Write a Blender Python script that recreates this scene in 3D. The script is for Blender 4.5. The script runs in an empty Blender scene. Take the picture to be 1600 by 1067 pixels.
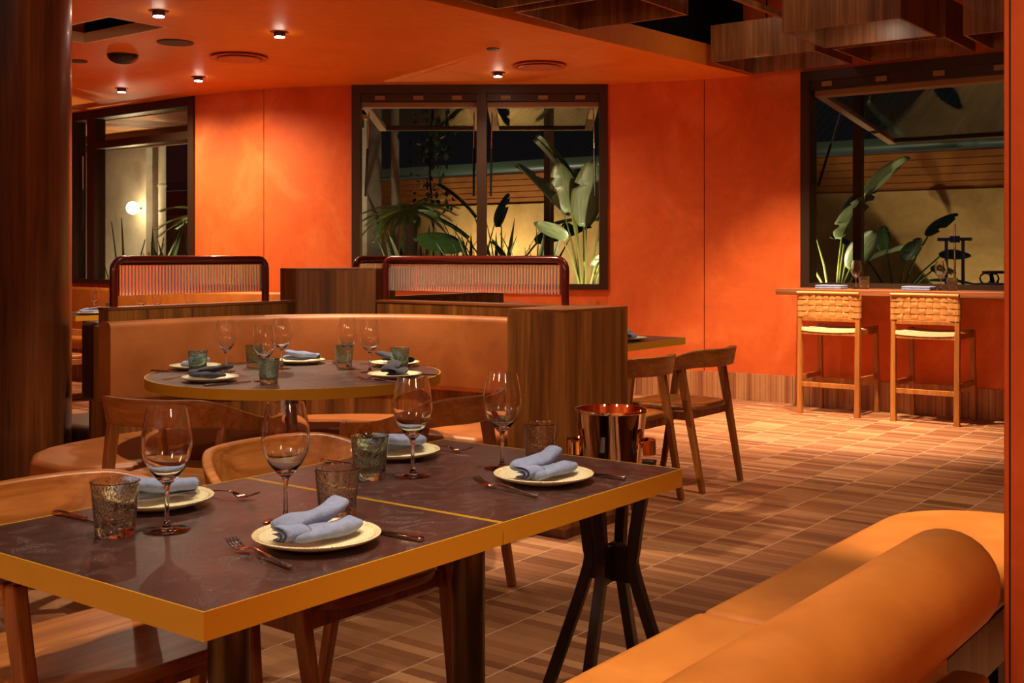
import bpy, bmesh, math, random
from mathutils import Vector, Matrix
random.seed(7)
PI = math.pi
S = bpy.context.scene
C = S.collection

# ------------------------------------------------------------------ camera, world, exposure
cam_d = bpy.data.cameras.new('camera')
cam = bpy.data.objects.new('camera', cam_d); C.objects.link(cam)
EYE = 1.26
cam.location = (0, 0, EYE)
YAW = math.atan2(.604, .797)                 # room axes: X runs right-and-away, Y left-and-away
cam.rotation_euler = (PI / 2, 0, YAW - PI / 2)
cam_d.sensor_fit = 'HORIZONTAL'; cam_d.sensor_width = 36
cam_d.lens = 1815 / 1600 * 36
cam_d.shift_y = -133.5 / 1600
cam_d.clip_start = .05
S.camera = cam
W = bpy.data.worlds.new('night'); S.world = W; W.use_nodes = True
W.node_tree.nodes['Background'].inputs[0].default_value = (.016, .018, .022, 1)
W.node_tree.nodes['Background'].inputs[1].default_value = .6
S.view_settings.view_transform = 'Standard'
S.view_settings.look = 'None'
S.view_settings.exposure = 1.0
S.view_settings.gamma = 1
S.view_settings.use_curve_mapping = False
S.cycles.max_bounces = 12; S.cycles.transmission_bounces = 12; S.cycles.transparent_max_bounces = 16
S.cycles.diffuse_bounces = 5; S.cycles.glossy_bounces = 5
S.cycles.sample_clamp_indirect = 10.0
S.cycles.blur_glossy = 0.2
WARM = (1, .76, .50); NEUT = (1, .84, .64)
FWD = Vector((math.cos(YAW), math.sin(YAW))); RGT = Vector((math.sin(YAW), -math.cos(YAW)))

# ------------------------------------------------------------------ helpers
def lin(r, g, b):
    f = lambda c: (c / 255 / 12.92) if c / 255 <= .04045 else ((c / 255 + .055) / 1.055) ** 2.4
    return (f(r), f(g), f(b), 1)

class MB:
    def __init__(s): s.v = []; s.f = []
    def add(s, vs, fs):
        o = len(s.v); s.v += [tuple(p) for p in vs]; s.f += [tuple(i + o for i in f) for f in fs]; return s
    def box(s, x0, x1, y0, y1, z0, z1):
        return s.add([(x, y, z) for z in (z0, z1) for x, y in ((x0, y0), (x1, y0), (x1, y1), (x0, y1))],
                     [(3, 2, 1, 0), (4, 5, 6, 7), (0, 1, 5, 4), (1, 2, 6, 5), (2, 3, 7, 6), (3, 0, 4, 7)])
    def bar(s, p0, p1, w, h, w1=None, h1=None, up=(0, 0, 1)):
        p0 = Vector(p0); p1 = Vector(p1); d = (p1 - p0).normalized(); up = Vector(up)
        if abs(d.dot(up)) > .98: up = Vector((0, 1, 0))
        a = d.cross(up).normalized(); b = a.cross(d)
        w1 = w if w1 is None else w1; h1 = h if h1 is None else h1
        vs = []
        for p, ww, hh in ((p0, w, h), (p1, w1, h1)):
            vs += [p - a * ww / 2 - b * hh / 2, p + a * ww / 2 - b * hh / 2, p + a * ww / 2 + b * hh / 2, p - a * ww / 2 + b * hh / 2]
        return s.add(vs, [(3, 2, 1, 0), (4, 5, 6, 7), (0, 1, 5, 4), (1, 2, 6, 5), (2, 3, 7, 6), (3, 0, 4, 7)])
    def prism(s, poly, z0, z1):
        n = len(poly)
        return s.add([(x, y, z0) for x, y in poly] + [(x, y, z1) for x, y in poly],
                     [tuple(range(n - 1, -1, -1)), tuple(range(n, 2 * n))] + [(i, (i + 1) % n, n + (i + 1) % n, n + i) for i in range(n)])
    def lathe(s, prof, n=32, cx=0, cy=0, cz=0):
        vs = []; fs = []; m = len(prof)
        for k in range(n):
            a = 2 * PI * k / n
            vs += [(cx + r * math.cos(a), cy + r * math.sin(a), cz + z) for r, z in prof]
        for k in range(n):
            for i in range(m - 1):
                a, b = k * m + i, ((k + 1) % n) * m + i
                fs.append((a, b, b + 1, a + 1))
        return s.add(vs, fs)
    def tube(s, path, rad, n=8, caps=True, closed=False, flat=1.0, up=(0, 0, 1)):
        P = [Vector(p) for p in path]; m = len(P); up = Vector(up); vs = []; fs = []
        for i, p in enumerate(P):
            d = (P[(i + 1) % m] - P[i - 1]) if closed else (P[min(i + 1, m - 1)] - P[max(i - 1, 0)])
            d.normalize(); u = up
            if abs(d.dot(u)) > .97: u = Vector((1, 0, 0)) if abs(d.x) < .9 else Vector((0, 1, 0))
            a = d.cross(u).normalized(); b = a.cross(d)
            r = rad[i] if isinstance(rad, (list, tuple)) else rad
            for k in range(n):
                t = 2 * PI * k / n
                vs.append(p + a * r * math.cos(t) + b * r * flat * math.sin(t))
        for i in range(m if closed else m - 1):
            for k in range(n):
                a, b = i * n, ((i + 1) % m) * n
                fs.append((a + k, a + (k + 1) % n, b + (k + 1) % n, b + k))
        if caps and not closed:
            fs.append(tuple(range(n - 1, -1, -1))); fs.append(tuple((m - 1) * n + k for k in range(n)))
        return s.add(vs, fs)
    def loft(s, rings, closed=True, caps=True):
        n = len(rings[0]); vs = [p for r in rings for p in r]; fs = []
        for i in range(len(rings) - 1):
            for k in range(n if closed else n - 1):
                a, b = i * n, (i + 1) * n
                fs.append((a + k, a + (k + 1) % n, b + (k + 1) % n, b + k))
        if caps and closed:
            fs.append(tuple(range(n - 1, -1, -1))); fs.append(tuple((len(rings) - 1) * n + k for k in range(n)))
        return s.add(vs, fs)
    def mesh(s, name):
        me = bpy.data.meshes.new(name); me.from_pydata(s.v, [], s.f); me.update()
        bm = bmesh.new(); bm.from_mesh(me); bmesh.ops.recalc_face_normals(bm, faces=bm.faces); bm.to_mesh(me); bm.free()
        return me
    def build(s, name, mat, parent=None, smooth=False, bevel=0, sub=0, seg=2):
        me = s.mesh(name); me.materials.append(mat)
        o = bpy.data.objects.new(name, me); C.objects.link(o)
        if parent: o.parent = parent
        if smooth:
            for p in me.polygons: p.use_smooth = True
            if smooth == 'auto':
                me.set_sharp_from_angle(angle=math.radians(40))
        if bevel:
            m = o.modifiers.new('bevel', 'BEVEL'); m.width = bevel; m.segments = seg; m.limit_method = 'ANGLE'
        if sub:
            m = o.modifiers.new('sub', 'SUBSURF'); m.levels = sub; m.render_levels = sub
        return o

def B(*a): return MB().box(*a)
def tag(o, label, cat, group=None):
    o['label'] = label; o['category'] = cat
    if group: o['group'] = group
    return o
def struct(o): o['kind'] = 'structure'; return o
def empty(name, loc=(0, 0, 0), rz=0):
    o = bpy.data.objects.new(name, None); C.objects.link(o); o.location = loc; o.rotation_euler = (0, 0, rz); o.empty_display_size = .1
    return o
def thing(name, label, cat, loc=(0, 0, 0), rz=0, group=None):
    return tag(empty(name, loc, rz), label, cat, group)
def copy_tree(o, parent=None):
    c = o.copy(); C.objects.link(c)
    if parent: c.parent = parent
    for ch in o.children: copy_tree(ch, c)
    return c
class Proto:
    """first use hands out the prototype itself, later uses copy it"""
    def __init__(s, maker): s.maker = maker; s.o = None
    def put(s, loc, rz, label, cat, group=None):
        if s.o is None: s.o = s.maker(); o = s.o
        else: o = copy_tree(s.o)
        o.location = loc; o.rotation_euler = (0, 0, rz)
        if 'group' in o: del o['group']
        return tag(o, label, cat, group)
def smoothstep(a, b, x):
    t = max(0, min(1, (x - a) / (b - a))); return t * t * (3 - 2 * t)
def catmull(P, n=8):
    P = [Vector(p) for p in P]; out = []
    for i in range(len(P) - 1):
        p0, p1, p2, p3 = P[max(i - 1, 0)], P[i], P[i + 1], P[min(i + 2, len(P) - 1)]
        for k in range(n):
            t = k / n
            out.append(.5 * ((2 * p1) + (p2 - p0) * t + (2 * p0 - 5 * p1 + 4 * p2 - p3) * t * t + (3 * p1 - p0 - 3 * p2 + p3) * t ** 3))
    return out + [P[-1]]
def rrect(x0, x1, y0, y1, r, n=6):
    out = []
    for cx, cy, a0 in ((x1 - r, y1 - r, 0), (x0 + r, y1 - r, PI / 2), (x0 + r, y0 + r, PI), (x1 - r, y0 + r, 1.5 * PI)):
        for k in range(n + 1):
            a = a0 + PI / 2 * k / n; out.append((cx + r * math.cos(a), cy + r * math.sin(a)))
    return out
def offset_path(P, d):
    """offset an open 2-d polyline to its left by d"""
    out = []
    for i, p in enumerate(P):
        t = (Vector(P[min(i + 1, len(P) - 1)][:2]) - Vector(P[max(i - 1, 0)][:2])).normalized()
        out.append((p[0] - t.y * d, p[1] + t.x * d))
    return out

# ------------------------------------------------------------------ materials
def mat(name):
    m = bpy.data.materials.new(name); m.use_nodes = True
    n = m.node_tree.nodes; return m, n, m.node_tree.links, n['Principled BSDF']
def pbr(name, col, rough=.5, metal=0., spec=.5, coat=0, emis=None, estr=0):
    m, n, l, b = mat(name)
    b.inputs['Base Color'].default_value = col; b.inputs['Roughness'].default_value = rough
    b.inputs['Metallic'].default_value = metal; b.inputs['Specular IOR Level'].default_value = spec
    b.inputs['Coat Weight'].default_value = coat
    if emis: b.inputs['Emission Color'].default_value = emis; b.inputs['Emission Strength'].default_value = estr
    return m
def coords(n, l, world, scale, rot=(0, 0, 0)):
    mp = n.new('ShaderNodeMapping'); mp.inputs['Scale'].default_value = scale; mp.inputs['Rotation'].default_value = rot
    if world: g = n.new('ShaderNodeNewGeometry'); l.new(g.outputs['Position'], mp.inputs['Vector'])
    else: t = n.new('ShaderNodeTexCoord'); l.new(t.outputs['Object'], mp.inputs['Vector'])
    return mp.outputs['Vector']
def noise(n, l, vec, scale, detail=4, rough=.55, dist=0):
    t = n.new('ShaderNodeTexNoise'); t.inputs['Scale'].default_value = scale; t.inputs['Detail'].default_value = detail
    t.inputs['Roughness'].default_value = rough; t.inputs['Distortion'].default_value = dist; l.new(vec, t.inputs['Vector']); return t.outputs['Fac']
def ramp(n, l, fac, stops):
    r = n.new('ShaderNodeValToRGB'); e = r.color_ramp.elements
    while len(e) < len(stops): e.new(.5)
    for k, (p, c) in enumerate(stops): e[k].position = p; e[k].color = c
    l.new(fac, r.inputs['Fac']); return r.outputs['Color']
def mixc(n, l, fac, a, b, mode='MIX'):
    m = n.new('ShaderNodeMix'); m.data_type = 'RGBA'; m.blend_type = mode
    for s, v in ((m.inputs['Factor'], fac), (m.inputs[6], a), (m.inputs[7], b)):
        if isinstance(v, (int, float, tuple)): s.default_value = v
        else: l.new(v, s)
    return m.outputs[2]
def bump(n, l, b, h, strength=.2, dist=.01):
    u = n.new('ShaderNodeBump'); u.inputs['Strength'].default_value = strength; u.inputs['Distance'].default_value = dist
    l.new(h, u.inputs['Height']); l.new(u.outputs['Normal'], b.inputs['Normal'])

def wood(name, dark, mid, light, axis='z', world=True, rough=.38, freq=1.0, veneer=0, coat=0.0):
    m, n, l, b = mat(name)
    st = {'x': (.35, 9, 9), 'y': (9, .35, 9), 'z': (9, 9, .35)}[axis]
    vec = coords(n, l, world, tuple(s * freq for s in st))
    f1 = noise(n, l, vec, 1.3, 6, .62, 1.2)
    f2 = noise(n, l, vec, 9.0, 3, .6, .3)
    c1 = ramp(n, l, f1, [(.30, dark), (.5, mid), (.72, light)])
    c2 = mixc(n, l, .45, c1, ramp(n, l, f2, [(.35, (.35, .35, .35, 1)), (.62, (1, 1, 1, 1))]), 'MULTIPLY')
    if veneer:
        sx = n.new('ShaderNodeSeparateXYZ'); g = n.new('ShaderNodeNewGeometry'); l.new(g.outputs['Position'], sx.inputs[0])
        ad = n.new('ShaderNodeMath'); ad.operation = 'ADD'; l.new(sx.outputs[0], ad.inputs[0]); l.new(sx.outputs[1], ad.inputs[1])
        mu = n.new('ShaderNodeMath'); mu.operation = 'MULTIPLY'; mu.inputs[1].default_value = 1 / veneer; l.new(ad.outputs[0], mu.inputs[0])
        fl = n.new('ShaderNodeMath'); fl.operation = 'FLOOR'; l.new(mu.outputs[0], fl.inputs[0])
        wn = n.new('ShaderNodeTexWhiteNoise'); wn.noise_dimensions = '1D'; l.new(fl.outputs[0], wn.inputs['W'])
        c2 = mixc(n, l, .6, c2, ramp(n, l, wn.outputs['Value'], [(0, (.5, .5, .5, 1)), (1, (1, 1, 1, 1))]), 'MULTIPLY')
    l.new(c2, b.inputs['Base Color']); b.inputs['Roughness'].default_value = rough; b.inputs['Coat Weight'].default_value = coat
    bump(n, l, b, f2, .08, .004)
    return m
def plaster(name, a, bcol, c, rough=.62):
    m, n, l, b = mat(name)
    vec = coords(n, l, True, (1, 1, 1))
    f1 = noise(n, l, vec, 1.7, 7, .62, .8); f2 = noise(n, l, vec, 14, 4, .6)
    col = ramp(n, l, f1, [(.32, a), (.52, bcol), (.70, c)])
    col = mixc(n, l, .25, col, ramp(n, l, f2, [(.3, (.62, .62, .62, 1)), (.65, (1, 1, 1, 1))]), 'MULTIPLY')
    l.new(col, b.inputs['Base Color']); b.inputs['Roughness'].default_value = rough
    b.inputs['Specular IOR Level'].default_value = .3
    bump(n, l, b, f2, .06, .01)
    return m
def leather(name, a, c, rough=.42):
    m, n, l, b = mat(name)
    vec = coords(n, l, True, (1, 1, 1))
    f1 = noise(n, l, vec, 5, 6, .6, .4); f2 = noise(n, l, vec, 260, 2, .5)
    l.new(ramp(n, l, f1, [(.3, a), (.7, c)]), b.inputs['Base Color'])
    b.inputs['Roughness'].default_value = rough; b.inputs['Specular IOR Level'].default_value = .4
    bump(n, l, b, f2, .12, .002)
    return m
def glass(name, col, rough=0., ior=1.47, bub=0):
    m, n, l, b = mat(name)
    b.inputs['Base Color'].default_value = col; b.inputs['Transmission Weight'].default_value = 1
    b.inputs['Roughness'].default_value = rough; b.inputs['IOR'].default_value = ior
    if bub:
        vec = coords(n, l, False, (1, 1, .8)); h = ramp(n, l, noise(n, l, vec, bub, 1, .5), [(.60, (0, 0, 0, 1)), (.70, (1, 1, 1, 1))])
        h2 = mixc(n, l, .35, h, noise(n, l, vec, 30, 2, .5)); bump(n, l, b, h2, .55, .003)
    return m
def thin_glass(name, tint=(1, 1, 1, 1), f0=.5):
    m = bpy.data.materials.new(name); m.use_nodes = True; n = m.node_tree.nodes; l = m.node_tree.links; n.clear()
    o = n.new('ShaderNodeOutputMaterial'); mx = n.new('ShaderNodeMixShader'); t = n.new('ShaderNodeBsdfTransparent'); g = n.new('ShaderNodeBsdfGlossy')
    lw = n.new('ShaderNodeLayerWeight'); lw.inputs[0].default_value = .5
    pw = n.new('ShaderNodeMath'); pw.operation = 'POWER'; pw.inputs[1].default_value = 4; l.new(lw.outputs['Facing'], pw.inputs[0])
    fr = n.new('ShaderNodeMath'); fr.operation = 'MULTIPLY_ADD'; fr.inputs[1].default_value = .35; fr.inputs[2].default_value = .03; l.new(pw.outputs[0], fr.inputs[0])
    t.inputs[0].default_value = tint; g.inputs['Roughness'].default_value = .01
    l.new(fr.outputs[0], mx.inputs[0]); l.new(t.outputs[0], mx.inputs[1]); l.new(g.outputs[0], mx.inputs[2]); l.new(mx.outputs[0], o.inputs[0])
    return m
def tile_mat(name, sx, sy, stops, axes=(0, 1), rough=.5):
    m, n, l, b = mat(name)
    g = n.new('ShaderNodeNewGeometry'); s = n.new('ShaderNodeSeparateXYZ'); l.new(g.outputs['Position'], s.inputs[0])
    cb = n.new('ShaderNodeCombineXYZ')
    for k, (ax, sz) in enumerate(((axes[0], sx), (axes[1], sy))):
        mu = n.new('ShaderNodeMath'); mu.operation = 'MULTIPLY'; mu.inputs[1].default_value = 1 / sz; l.new(s.outputs[ax], mu.inputs[0])
        fl = n.new('ShaderNodeMath'); fl.operation = 'FLOOR'; l.new(mu.outputs[0], fl.inputs[0]); l.new(fl.outputs[0], cb.inputs[k])
    wn = n.new('ShaderNodeTexWhiteNoise'); wn.noise_dimensions = '2D'; l.new(cb.outputs[0], wn.inputs['Vector'])
    col = ramp(n, l, wn.outputs['Value'], stops)
    f = noise(n, l, coords(n, l, True, (6, 6, 6)), 3, 5)
    col = mixc(n, l, .3, col, ramp(n, l, f, [(.3, (.65, .65, .65, 1)), (.7, (1, 1, 1, 1))]), 'MULTIPLY')
    l.new(col, b.inputs['Base Color']); b.inputs['Roughness'].default_value = rough; b.inputs['Specular IOR Level'].default_value = .4
    return m

M = {}
M['orange'] = plaster('orange_plaster', lin(212, 92, 34), lin(224, 103, 42), lin(235, 120, 58))
M['orange_ceiling'] = plaster('orange_ceiling_plaster', lin(224, 122, 34), lin(231, 128, 40), lin(237, 135, 48), .5)
M['orange_dark'] = pbr('orange_edge', lin(150, 46, 14), .5)
M['groove'] = pbr('dark_groove', lin(40, 16, 6), .8)
M['black'] = pbr('black_void', lin(14, 11, 9), .9, spec=.1)
M['walnut'] = wood('walnut_veneer', lin(90, 50, 18), lin(142, 86, 34), lin(180, 118, 56), 'z', True, .36, 1.0, .085)
M['walnut_dark'] = wood('dark_walnut_veneer', lin(74, 36, 14), lin(116, 60, 26), lin(146, 82, 38), 'z', True, .3, 1.0, .05, .1)
M['walnut_x'] = wood('walnut_ledge', lin(88, 44, 18), lin(130, 72, 34), lin(160, 100, 52), 'x', True, .4)
M['walnut_y'] = wood('walnut_ledge_cross', lin(88, 44, 18), lin(130, 72, 34), lin(160, 100, 52), 'y', True, .4)
M['coffer'] = wood('coffer_walnut', lin(122, 72, 36), lin(164, 102, 56), lin(194, 132, 80), 'z', True, .4, 1.2, .07)
M['chair'] = wood('oak_chair', lin(130, 72, 28), lin(170, 100, 42), lin(196, 124, 60), 'x', False, .35, 1.0)
M['chair_leg'] = wood('oak_chair_leg', lin(116, 60, 22), lin(152, 86, 36), lin(180, 108, 50), 'z', False, .38, 1.2)
M['stool'] = wood('teak_stool', lin(142, 82, 30), lin(172, 102, 40), lin(192, 122, 54), 'z', False, .42, 1.2)
M['leather'] = leather('tan_leather', lin(146, 80, 36), lin(174, 100, 48))
M['leather_b'] = leather('cognac_leather', lin(172, 98, 36), lin(198, 120, 48), .42)
M['leather_d'] = leather('dark_brown_leather', lin(74, 42, 24), lin(96, 56, 34), .4)
M['maroon'] = pbr('maroon_lacquer', lin(84, 22, 14), .16, coat=.6)
M['brass'] = pbr('brushed_brass_band', lin(206, 160, 44), .34, .25)
M['bronze'] = pbr('bronze_column', lin(98, 78, 50), .3, .85)
M['iron'] = pbr('dark_iron_plate', lin(34, 28, 24), .5, .6)
M['frame'] = pbr('bronze_window_frame', lin(62, 42, 28), .42, .35)
M['frame_lit'] = pbr('bronze_sash_lit', lin(150, 112, 78), .5, .1)  # frame bronze lightened in colour to show the lit sash underside
M['steel'] = pbr('steel', lin(216, 200, 184), .22, 1)
M['copper'] = pbr('polished_copper_steel', lin(240, 205, 178), .04, 1)
M['cutlery'] = pbr('cutlery_steel', lin(214, 190, 172), .14, 1)
M['wenge'] = wood('wenge_stand', lin(20, 9, 7), lin(36, 15, 10), lin(46, 20, 13), 'z', False, .4)
M['wine'] = glass('clear_crystal', (1, 1, 1, 1), 0, 1.5)
M['tumbler_s'] = glass('smoke_bubble_glass', lin(238, 236, 226), .0, 1.45, 240)
M['tumbler_t'] = glass('teal_bubble_glass', lin(208, 236, 228), .0, 1.45, 200)
M['tumbler_g'] = glass('green_grey_bubble_glass', lin(212, 228, 216), .0, 1.45, 220)
M['ribbed'] = glass('ribbed_glass', lin(252, 244, 236), .02, 1.45)
M['ribbed'].node_tree.nodes['Principled BSDF'].inputs['Transmission Weight'].default_value = .88
M['pane'] = thin_glass('window_pane', (.92, .93, .9, 1))
M['lamp'] = pbr('lamp_lens', (1, 1, 1, 1), .5, emis=(1, .86, .68, 1), estr=70)
M['globe'] = pbr('added_globe', (1, 1, 1, 1), .5, emis=(1, .78, .45, 1), estr=15)
M['fixture'] = pbr('fixture_metal', lin(96, 60, 42), .4, .5)
M['fixture_black'] = pbr('black_fixture', lin(26, 24, 24), .35, .2)
M['speaker'] = pbr('dark_grille', lin(44, 34, 26), .6)
M['vent'] = pbr('orange_vent', lin(190, 78, 22), .5)
M['cream'] = pbr('cream_board', lin(226, 206, 176), .7)
M['counter'] = wood('walnut_bar_counter', lin(120, 60, 30), lin(150, 84, 48), lin(176, 108, 66), 'y', True, .34)
M['cord'] = pbr('cream_paper_cord', lin(232, 212, 160), .7)
M['strap'] = leather('natural_leather_strap', lin(178, 116, 56), lin(200, 138, 72), .5)
def tabletop():
    m, n, l, b = mat('dark_hide_tabletop')
    vec = coords(n, l, True, (1, 1, 1))
    f1 = noise(n, l, vec, 4, 6, .6, 1.0); f2 = noise(n, l, vec, 260, 2, .6); f3 = noise(n, l, vec, 11, 6, .7, 2.0)
    c = ramp(n, l, f1, [(.3, lin(46, 27, 24)), (.7, lin(68, 38, 32))])
    sp = ramp(n, l, f2, [(.52, (0, 0, 0, 1)), (.66, (1, 1, 1, 1))]); sc = ramp(n, l, f3, [(.5, (0, 0, 0, 1)), (.75, (1, 1, 1, 1))])
    mm = mixc(n, l, 1.0, sp, sc, 'MULTIPLY')
    l.new(mixc(n, l, mm, c, lin(168, 150, 146)), b.inputs['Base Color'])
    l.new(ramp(n, l, f3, [(.3, (.26, .26, .26, 1)), (.7, (.42, .42, .42, 1))]), b.inputs['Roughness'])
    bump(n, l, b, f2, .15, .001)
    return m
M['top'] = tabletop()
def plate_mat():
    m, n, l, b = mat('speckled_stoneware')
    f = noise(n, l, coords(n, l, False, (1, 1, 1)), 420, 2, .5)
    l.new(ramp(n, l, f, [(.30, lin(126, 100, 66)), (.42, lin(222, 206, 166))]), b.inputs['Base Color'])
    b.inputs['Roughness'].default_value = .35
    return m
M['plate'] = plate_mat()
def cloth(name, a, c):
    m, n, l, b = mat(name)
    vec = coords(n, l, False, (1, 1, 1))
    f = noise(n, l, vec, 700, 2, .6); f2 = noise(n, l, vec, 40, 3)
    l.new(mixc(n, l, .5, ramp(n, l, f, [(.3, a), (.7, c)]), ramp(n, l, f2, [(.3, a), (.7, c)])), b.inputs['Base Color'])
    b.inputs['Roughness'].default_value = .9; b.inputs['Sheen Weight'].default_value = .2; b.inputs['Specular IOR Level'].default_value = .1
    f3 = noise(n, l, vec, 34, 5, .6, 1.2); bump(n, l, b, mixc(n, l, .12, f3, f), .75, .006)
    return m
M['linen'] = cloth('blue_grey_linen', lin(104, 114, 146), lin(140, 150, 180))
M['linen_shaded'] = cloth('shaded_linen', lin(44, 44, 54), lin(66, 66, 80))  # same linen, darkened in colour for the napkins in shadow
M['tile'] = tile_mat('terracotta_strip_tile', .05, .24, [(0, lin(122, 72, 44)), (.3, lin(152, 96, 60)), (.6, lin(166, 110, 72)), (.85, lin(188, 134, 90)), (1, lin(140, 84, 52))])
M['tile_v'] = tile_mat('terracotta_skirting_tile', .05, 2, [(0, lin(156, 96, 60)), (.5, lin(186, 124, 80)), (1, lin(200, 144, 96))], (1, 2))
M['grout'] = pbr('pale_grout', lin(226, 190, 150), .9)
# outdoors
M['gwall'] = plaster('garden_wall_render', lin(150, 116, 66), lin(172, 136, 80), lin(186, 152, 94), .8)
M['gband'] = plaster('garden_wall_brick', lin(128, 74, 30), lin(146, 88, 36), lin(160, 100, 44), .8)
M['wwall'] = plaster('pale_concrete', lin(150, 140, 122), lin(168, 158, 138), lin(182, 172, 152), .8)
M['gutter'] = pbr('green_gutter', lin(52, 70, 60), .45)
M['roof'] = pbr('dark_corrugated_roof', lin(96, 88, 76), .5, .2)
M['post'] = pbr('brown_post', lin(84, 58, 38), .5)
M['soil'] = pbr('garden_soil', lin(46, 36, 26), .95)
M['paving'] = pbr('courtyard_paving', lin(110, 100, 88), .8)
def leaf_mat(name, a, c):
    m, n, l, b = mat(name)
    f = noise(n, l, coords(n, l, False, (3, 40, 3)), 1.5, 4)
    l.new(ramp(n, l, f, [(.3, a), (.7, c)]), b.inputs['Base Color']); b.inputs['Roughness'].default_value = .42
    b.inputs['Subsurface Weight'].default_value = 0
    return m
M['leaf'] = leaf_mat('paddle_leaf', lin(96, 112, 72), lin(146, 158, 112))
M['leaf_d'] = leaf_mat('dark_leaf', lin(34, 56, 26), lin(62, 88, 40))
M['stalk'] = pbr('leaf_stalk', lin(150, 160, 84), .5)
M['fern'] = leaf_mat('fern_frond', lin(64, 84, 30), lin(104, 120, 48))
M['trunk'] = plaster('fern_trunk', lin(36, 24, 14), lin(60, 42, 24), lin(84, 60, 36), .9)
M['blue'] = pbr('blue_painted_steel', lin(32, 56, 120), .4)
M['slat'] = wood('cedar_slat', lin(160, 92, 34), lin(192, 118, 48), lin(212, 140, 66), 'x', True, .5)
M['rope'] = pbr('cable_black', lin(20, 18, 16), .5)

def spot(name, loc, target, power, size=70, blend=.6, col=WARM, rad=.04, parent=None):
    d = bpy.data.lights.new(name, 'SPOT'); d.energy = power; d.spot_size = math.radians(size); d.spot_blend = blend
    d.color = col; d.shadow_soft_size = rad
    o = bpy.data.objects.new(name, d); C.objects.link(o)
    dr = Vector(target) - Vector(loc); o.rotation_euler = dr.to_track_quat('-Z', 'Y').to_euler()
    o.location = loc
    if parent: o.parent = parent; o.location = Vector(loc) - parent.location
    return o
def point(name, loc, power, col=WARM, rad=.1, parent=None):
    d = bpy.data.lights.new(name, 'POINT'); d.energy = power; d.color = col; d.shadow_soft_size = rad
    o = bpy.data.objects.new(name, d); C.objects.link(o); o.location = loc
    if parent: o.parent = parent; o.location = Vector(loc) - parent.location
    return o
# ------------------------------------------------------------------ room shell
CH = 2.84
def project(x, y, z):
    d = x * FWD.x + y * FWD.y; r = x * RGT.x + y * RGT.y
    return (800 + 1815 * r / max(d, 1e-3), 400 + 1815 * (EYE - z) / max(d, 1e-3), d)

floor = struct(B(-2.5, 9.36, -3, 13, -.12, -.0008).build('floor', M['grout']))
TW, TL = .05, .24
tile_me = B(-TW / 2 + .0011, TW / 2 - .0011, -TL / 2 + .0024, TL / 2 - .0024, -.004, 0).mesh('tile'); tile_me.materials.append(M['tile'])
cand = []; rest = MB()
RE = [(2.5, 2.1), (2.1, 2.0)]
for j in range(-2, 52):
    for i in range(-6, 187):
        x = (i + .5) * TW; y = (j + .5) * TL
        if y > 9 and x < 4: continue
        px, py, d = project(x, y, 0)
        if not (-700 < px < 2100 and py < 2200 and d > .5): continue
        vis = 1 if -20 < px < 1568 and py < 1080 else 0
        if 2.2 < x < 3.9 and y < 1.32: vis = 0                       # under the bench
        if project(x, y, 0)[0] < 820 and d > 4.4: vis = 0            # hidden by the booth
        if px < 330 and not (px < 140 and py > 900): vis = 0
        (cand if vis else []).append((d, x, y))
        if not vis: cand.append((99 + d, x, y))
cand.sort()
for k, (d, x, y) in enumerate(cand):
    if k < 300:
        o = bpy.data.objects.new('tile', tile_me); C.objects.link(o); o.parent = floor; o.location = (x, y, 0)
    else:
        rest.add([(x - TW / 2 + .0011, y - TL / 2 + .0024, -.004), (x + TW / 2 - .0011, y - TL / 2 + .0024, -.004), (x + TW / 2 - .0011, y + TL / 2 - .0024, -.004), (x - TW / 2 + .0011, y + TL / 2 - .0024, -.004),
                  (x - TW / 2 + .0011, y - TL / 2 + .0024, 0), (x + TW / 2 - .0011, y - TL / 2 + .0024, 0), (x + TW / 2 - .0011, y + TL / 2 - .0024, 0), (x - TW / 2 + .0011, y + TL / 2 - .0024, 0)],
                 [(4, 5, 6, 7), (0, 1, 5, 4), (1, 2, 6, 5), (2, 3, 7, 6), (3, 0, 4, 7)])
ro = rest.build('tiles', M['tile'], floor); ro['kind'] = 'stuff'

# ceiling: low orange plane with a hatch, dark recess in front of it
cl = MB()
for poly in ([(-2.5, 5.29), (9.5, 4.47), (9.5, 4.9), (9.2, 5.84), (8.55, 6.75), (-2.5, 6.75)], [(-2.5, 6.75), (4.5, 6.75), (4.5, 7.75), (-2.5, 7.75)],
             [(4.97, 6.75), (8.55, 6.75), (7.85, 7.72), (7.82, 7.75), (4.97, 7.75)], [(-2.5, 7.75), (7.82, 7.75), (7.5, 8.5), (7.41, 9.4), (7.53, 13), (-2.5, 13)]):
    cl.prism(poly, CH, CH + .18)
ceiling = struct(cl.build('ceiling', M['orange_ceiling']))
B(-2.6, 9.7, -3.1, 5.5, 3.75, 3.85).build('recess_soffit', M['black'], ceiling)
MB().prism([(-2.5, 5.35), (9.5, 4.53), (9.5, 4.65), (-2.5, 5.47)], CH + .18, 3.75).build('recess_fascia', M['black'], ceiling)

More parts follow.
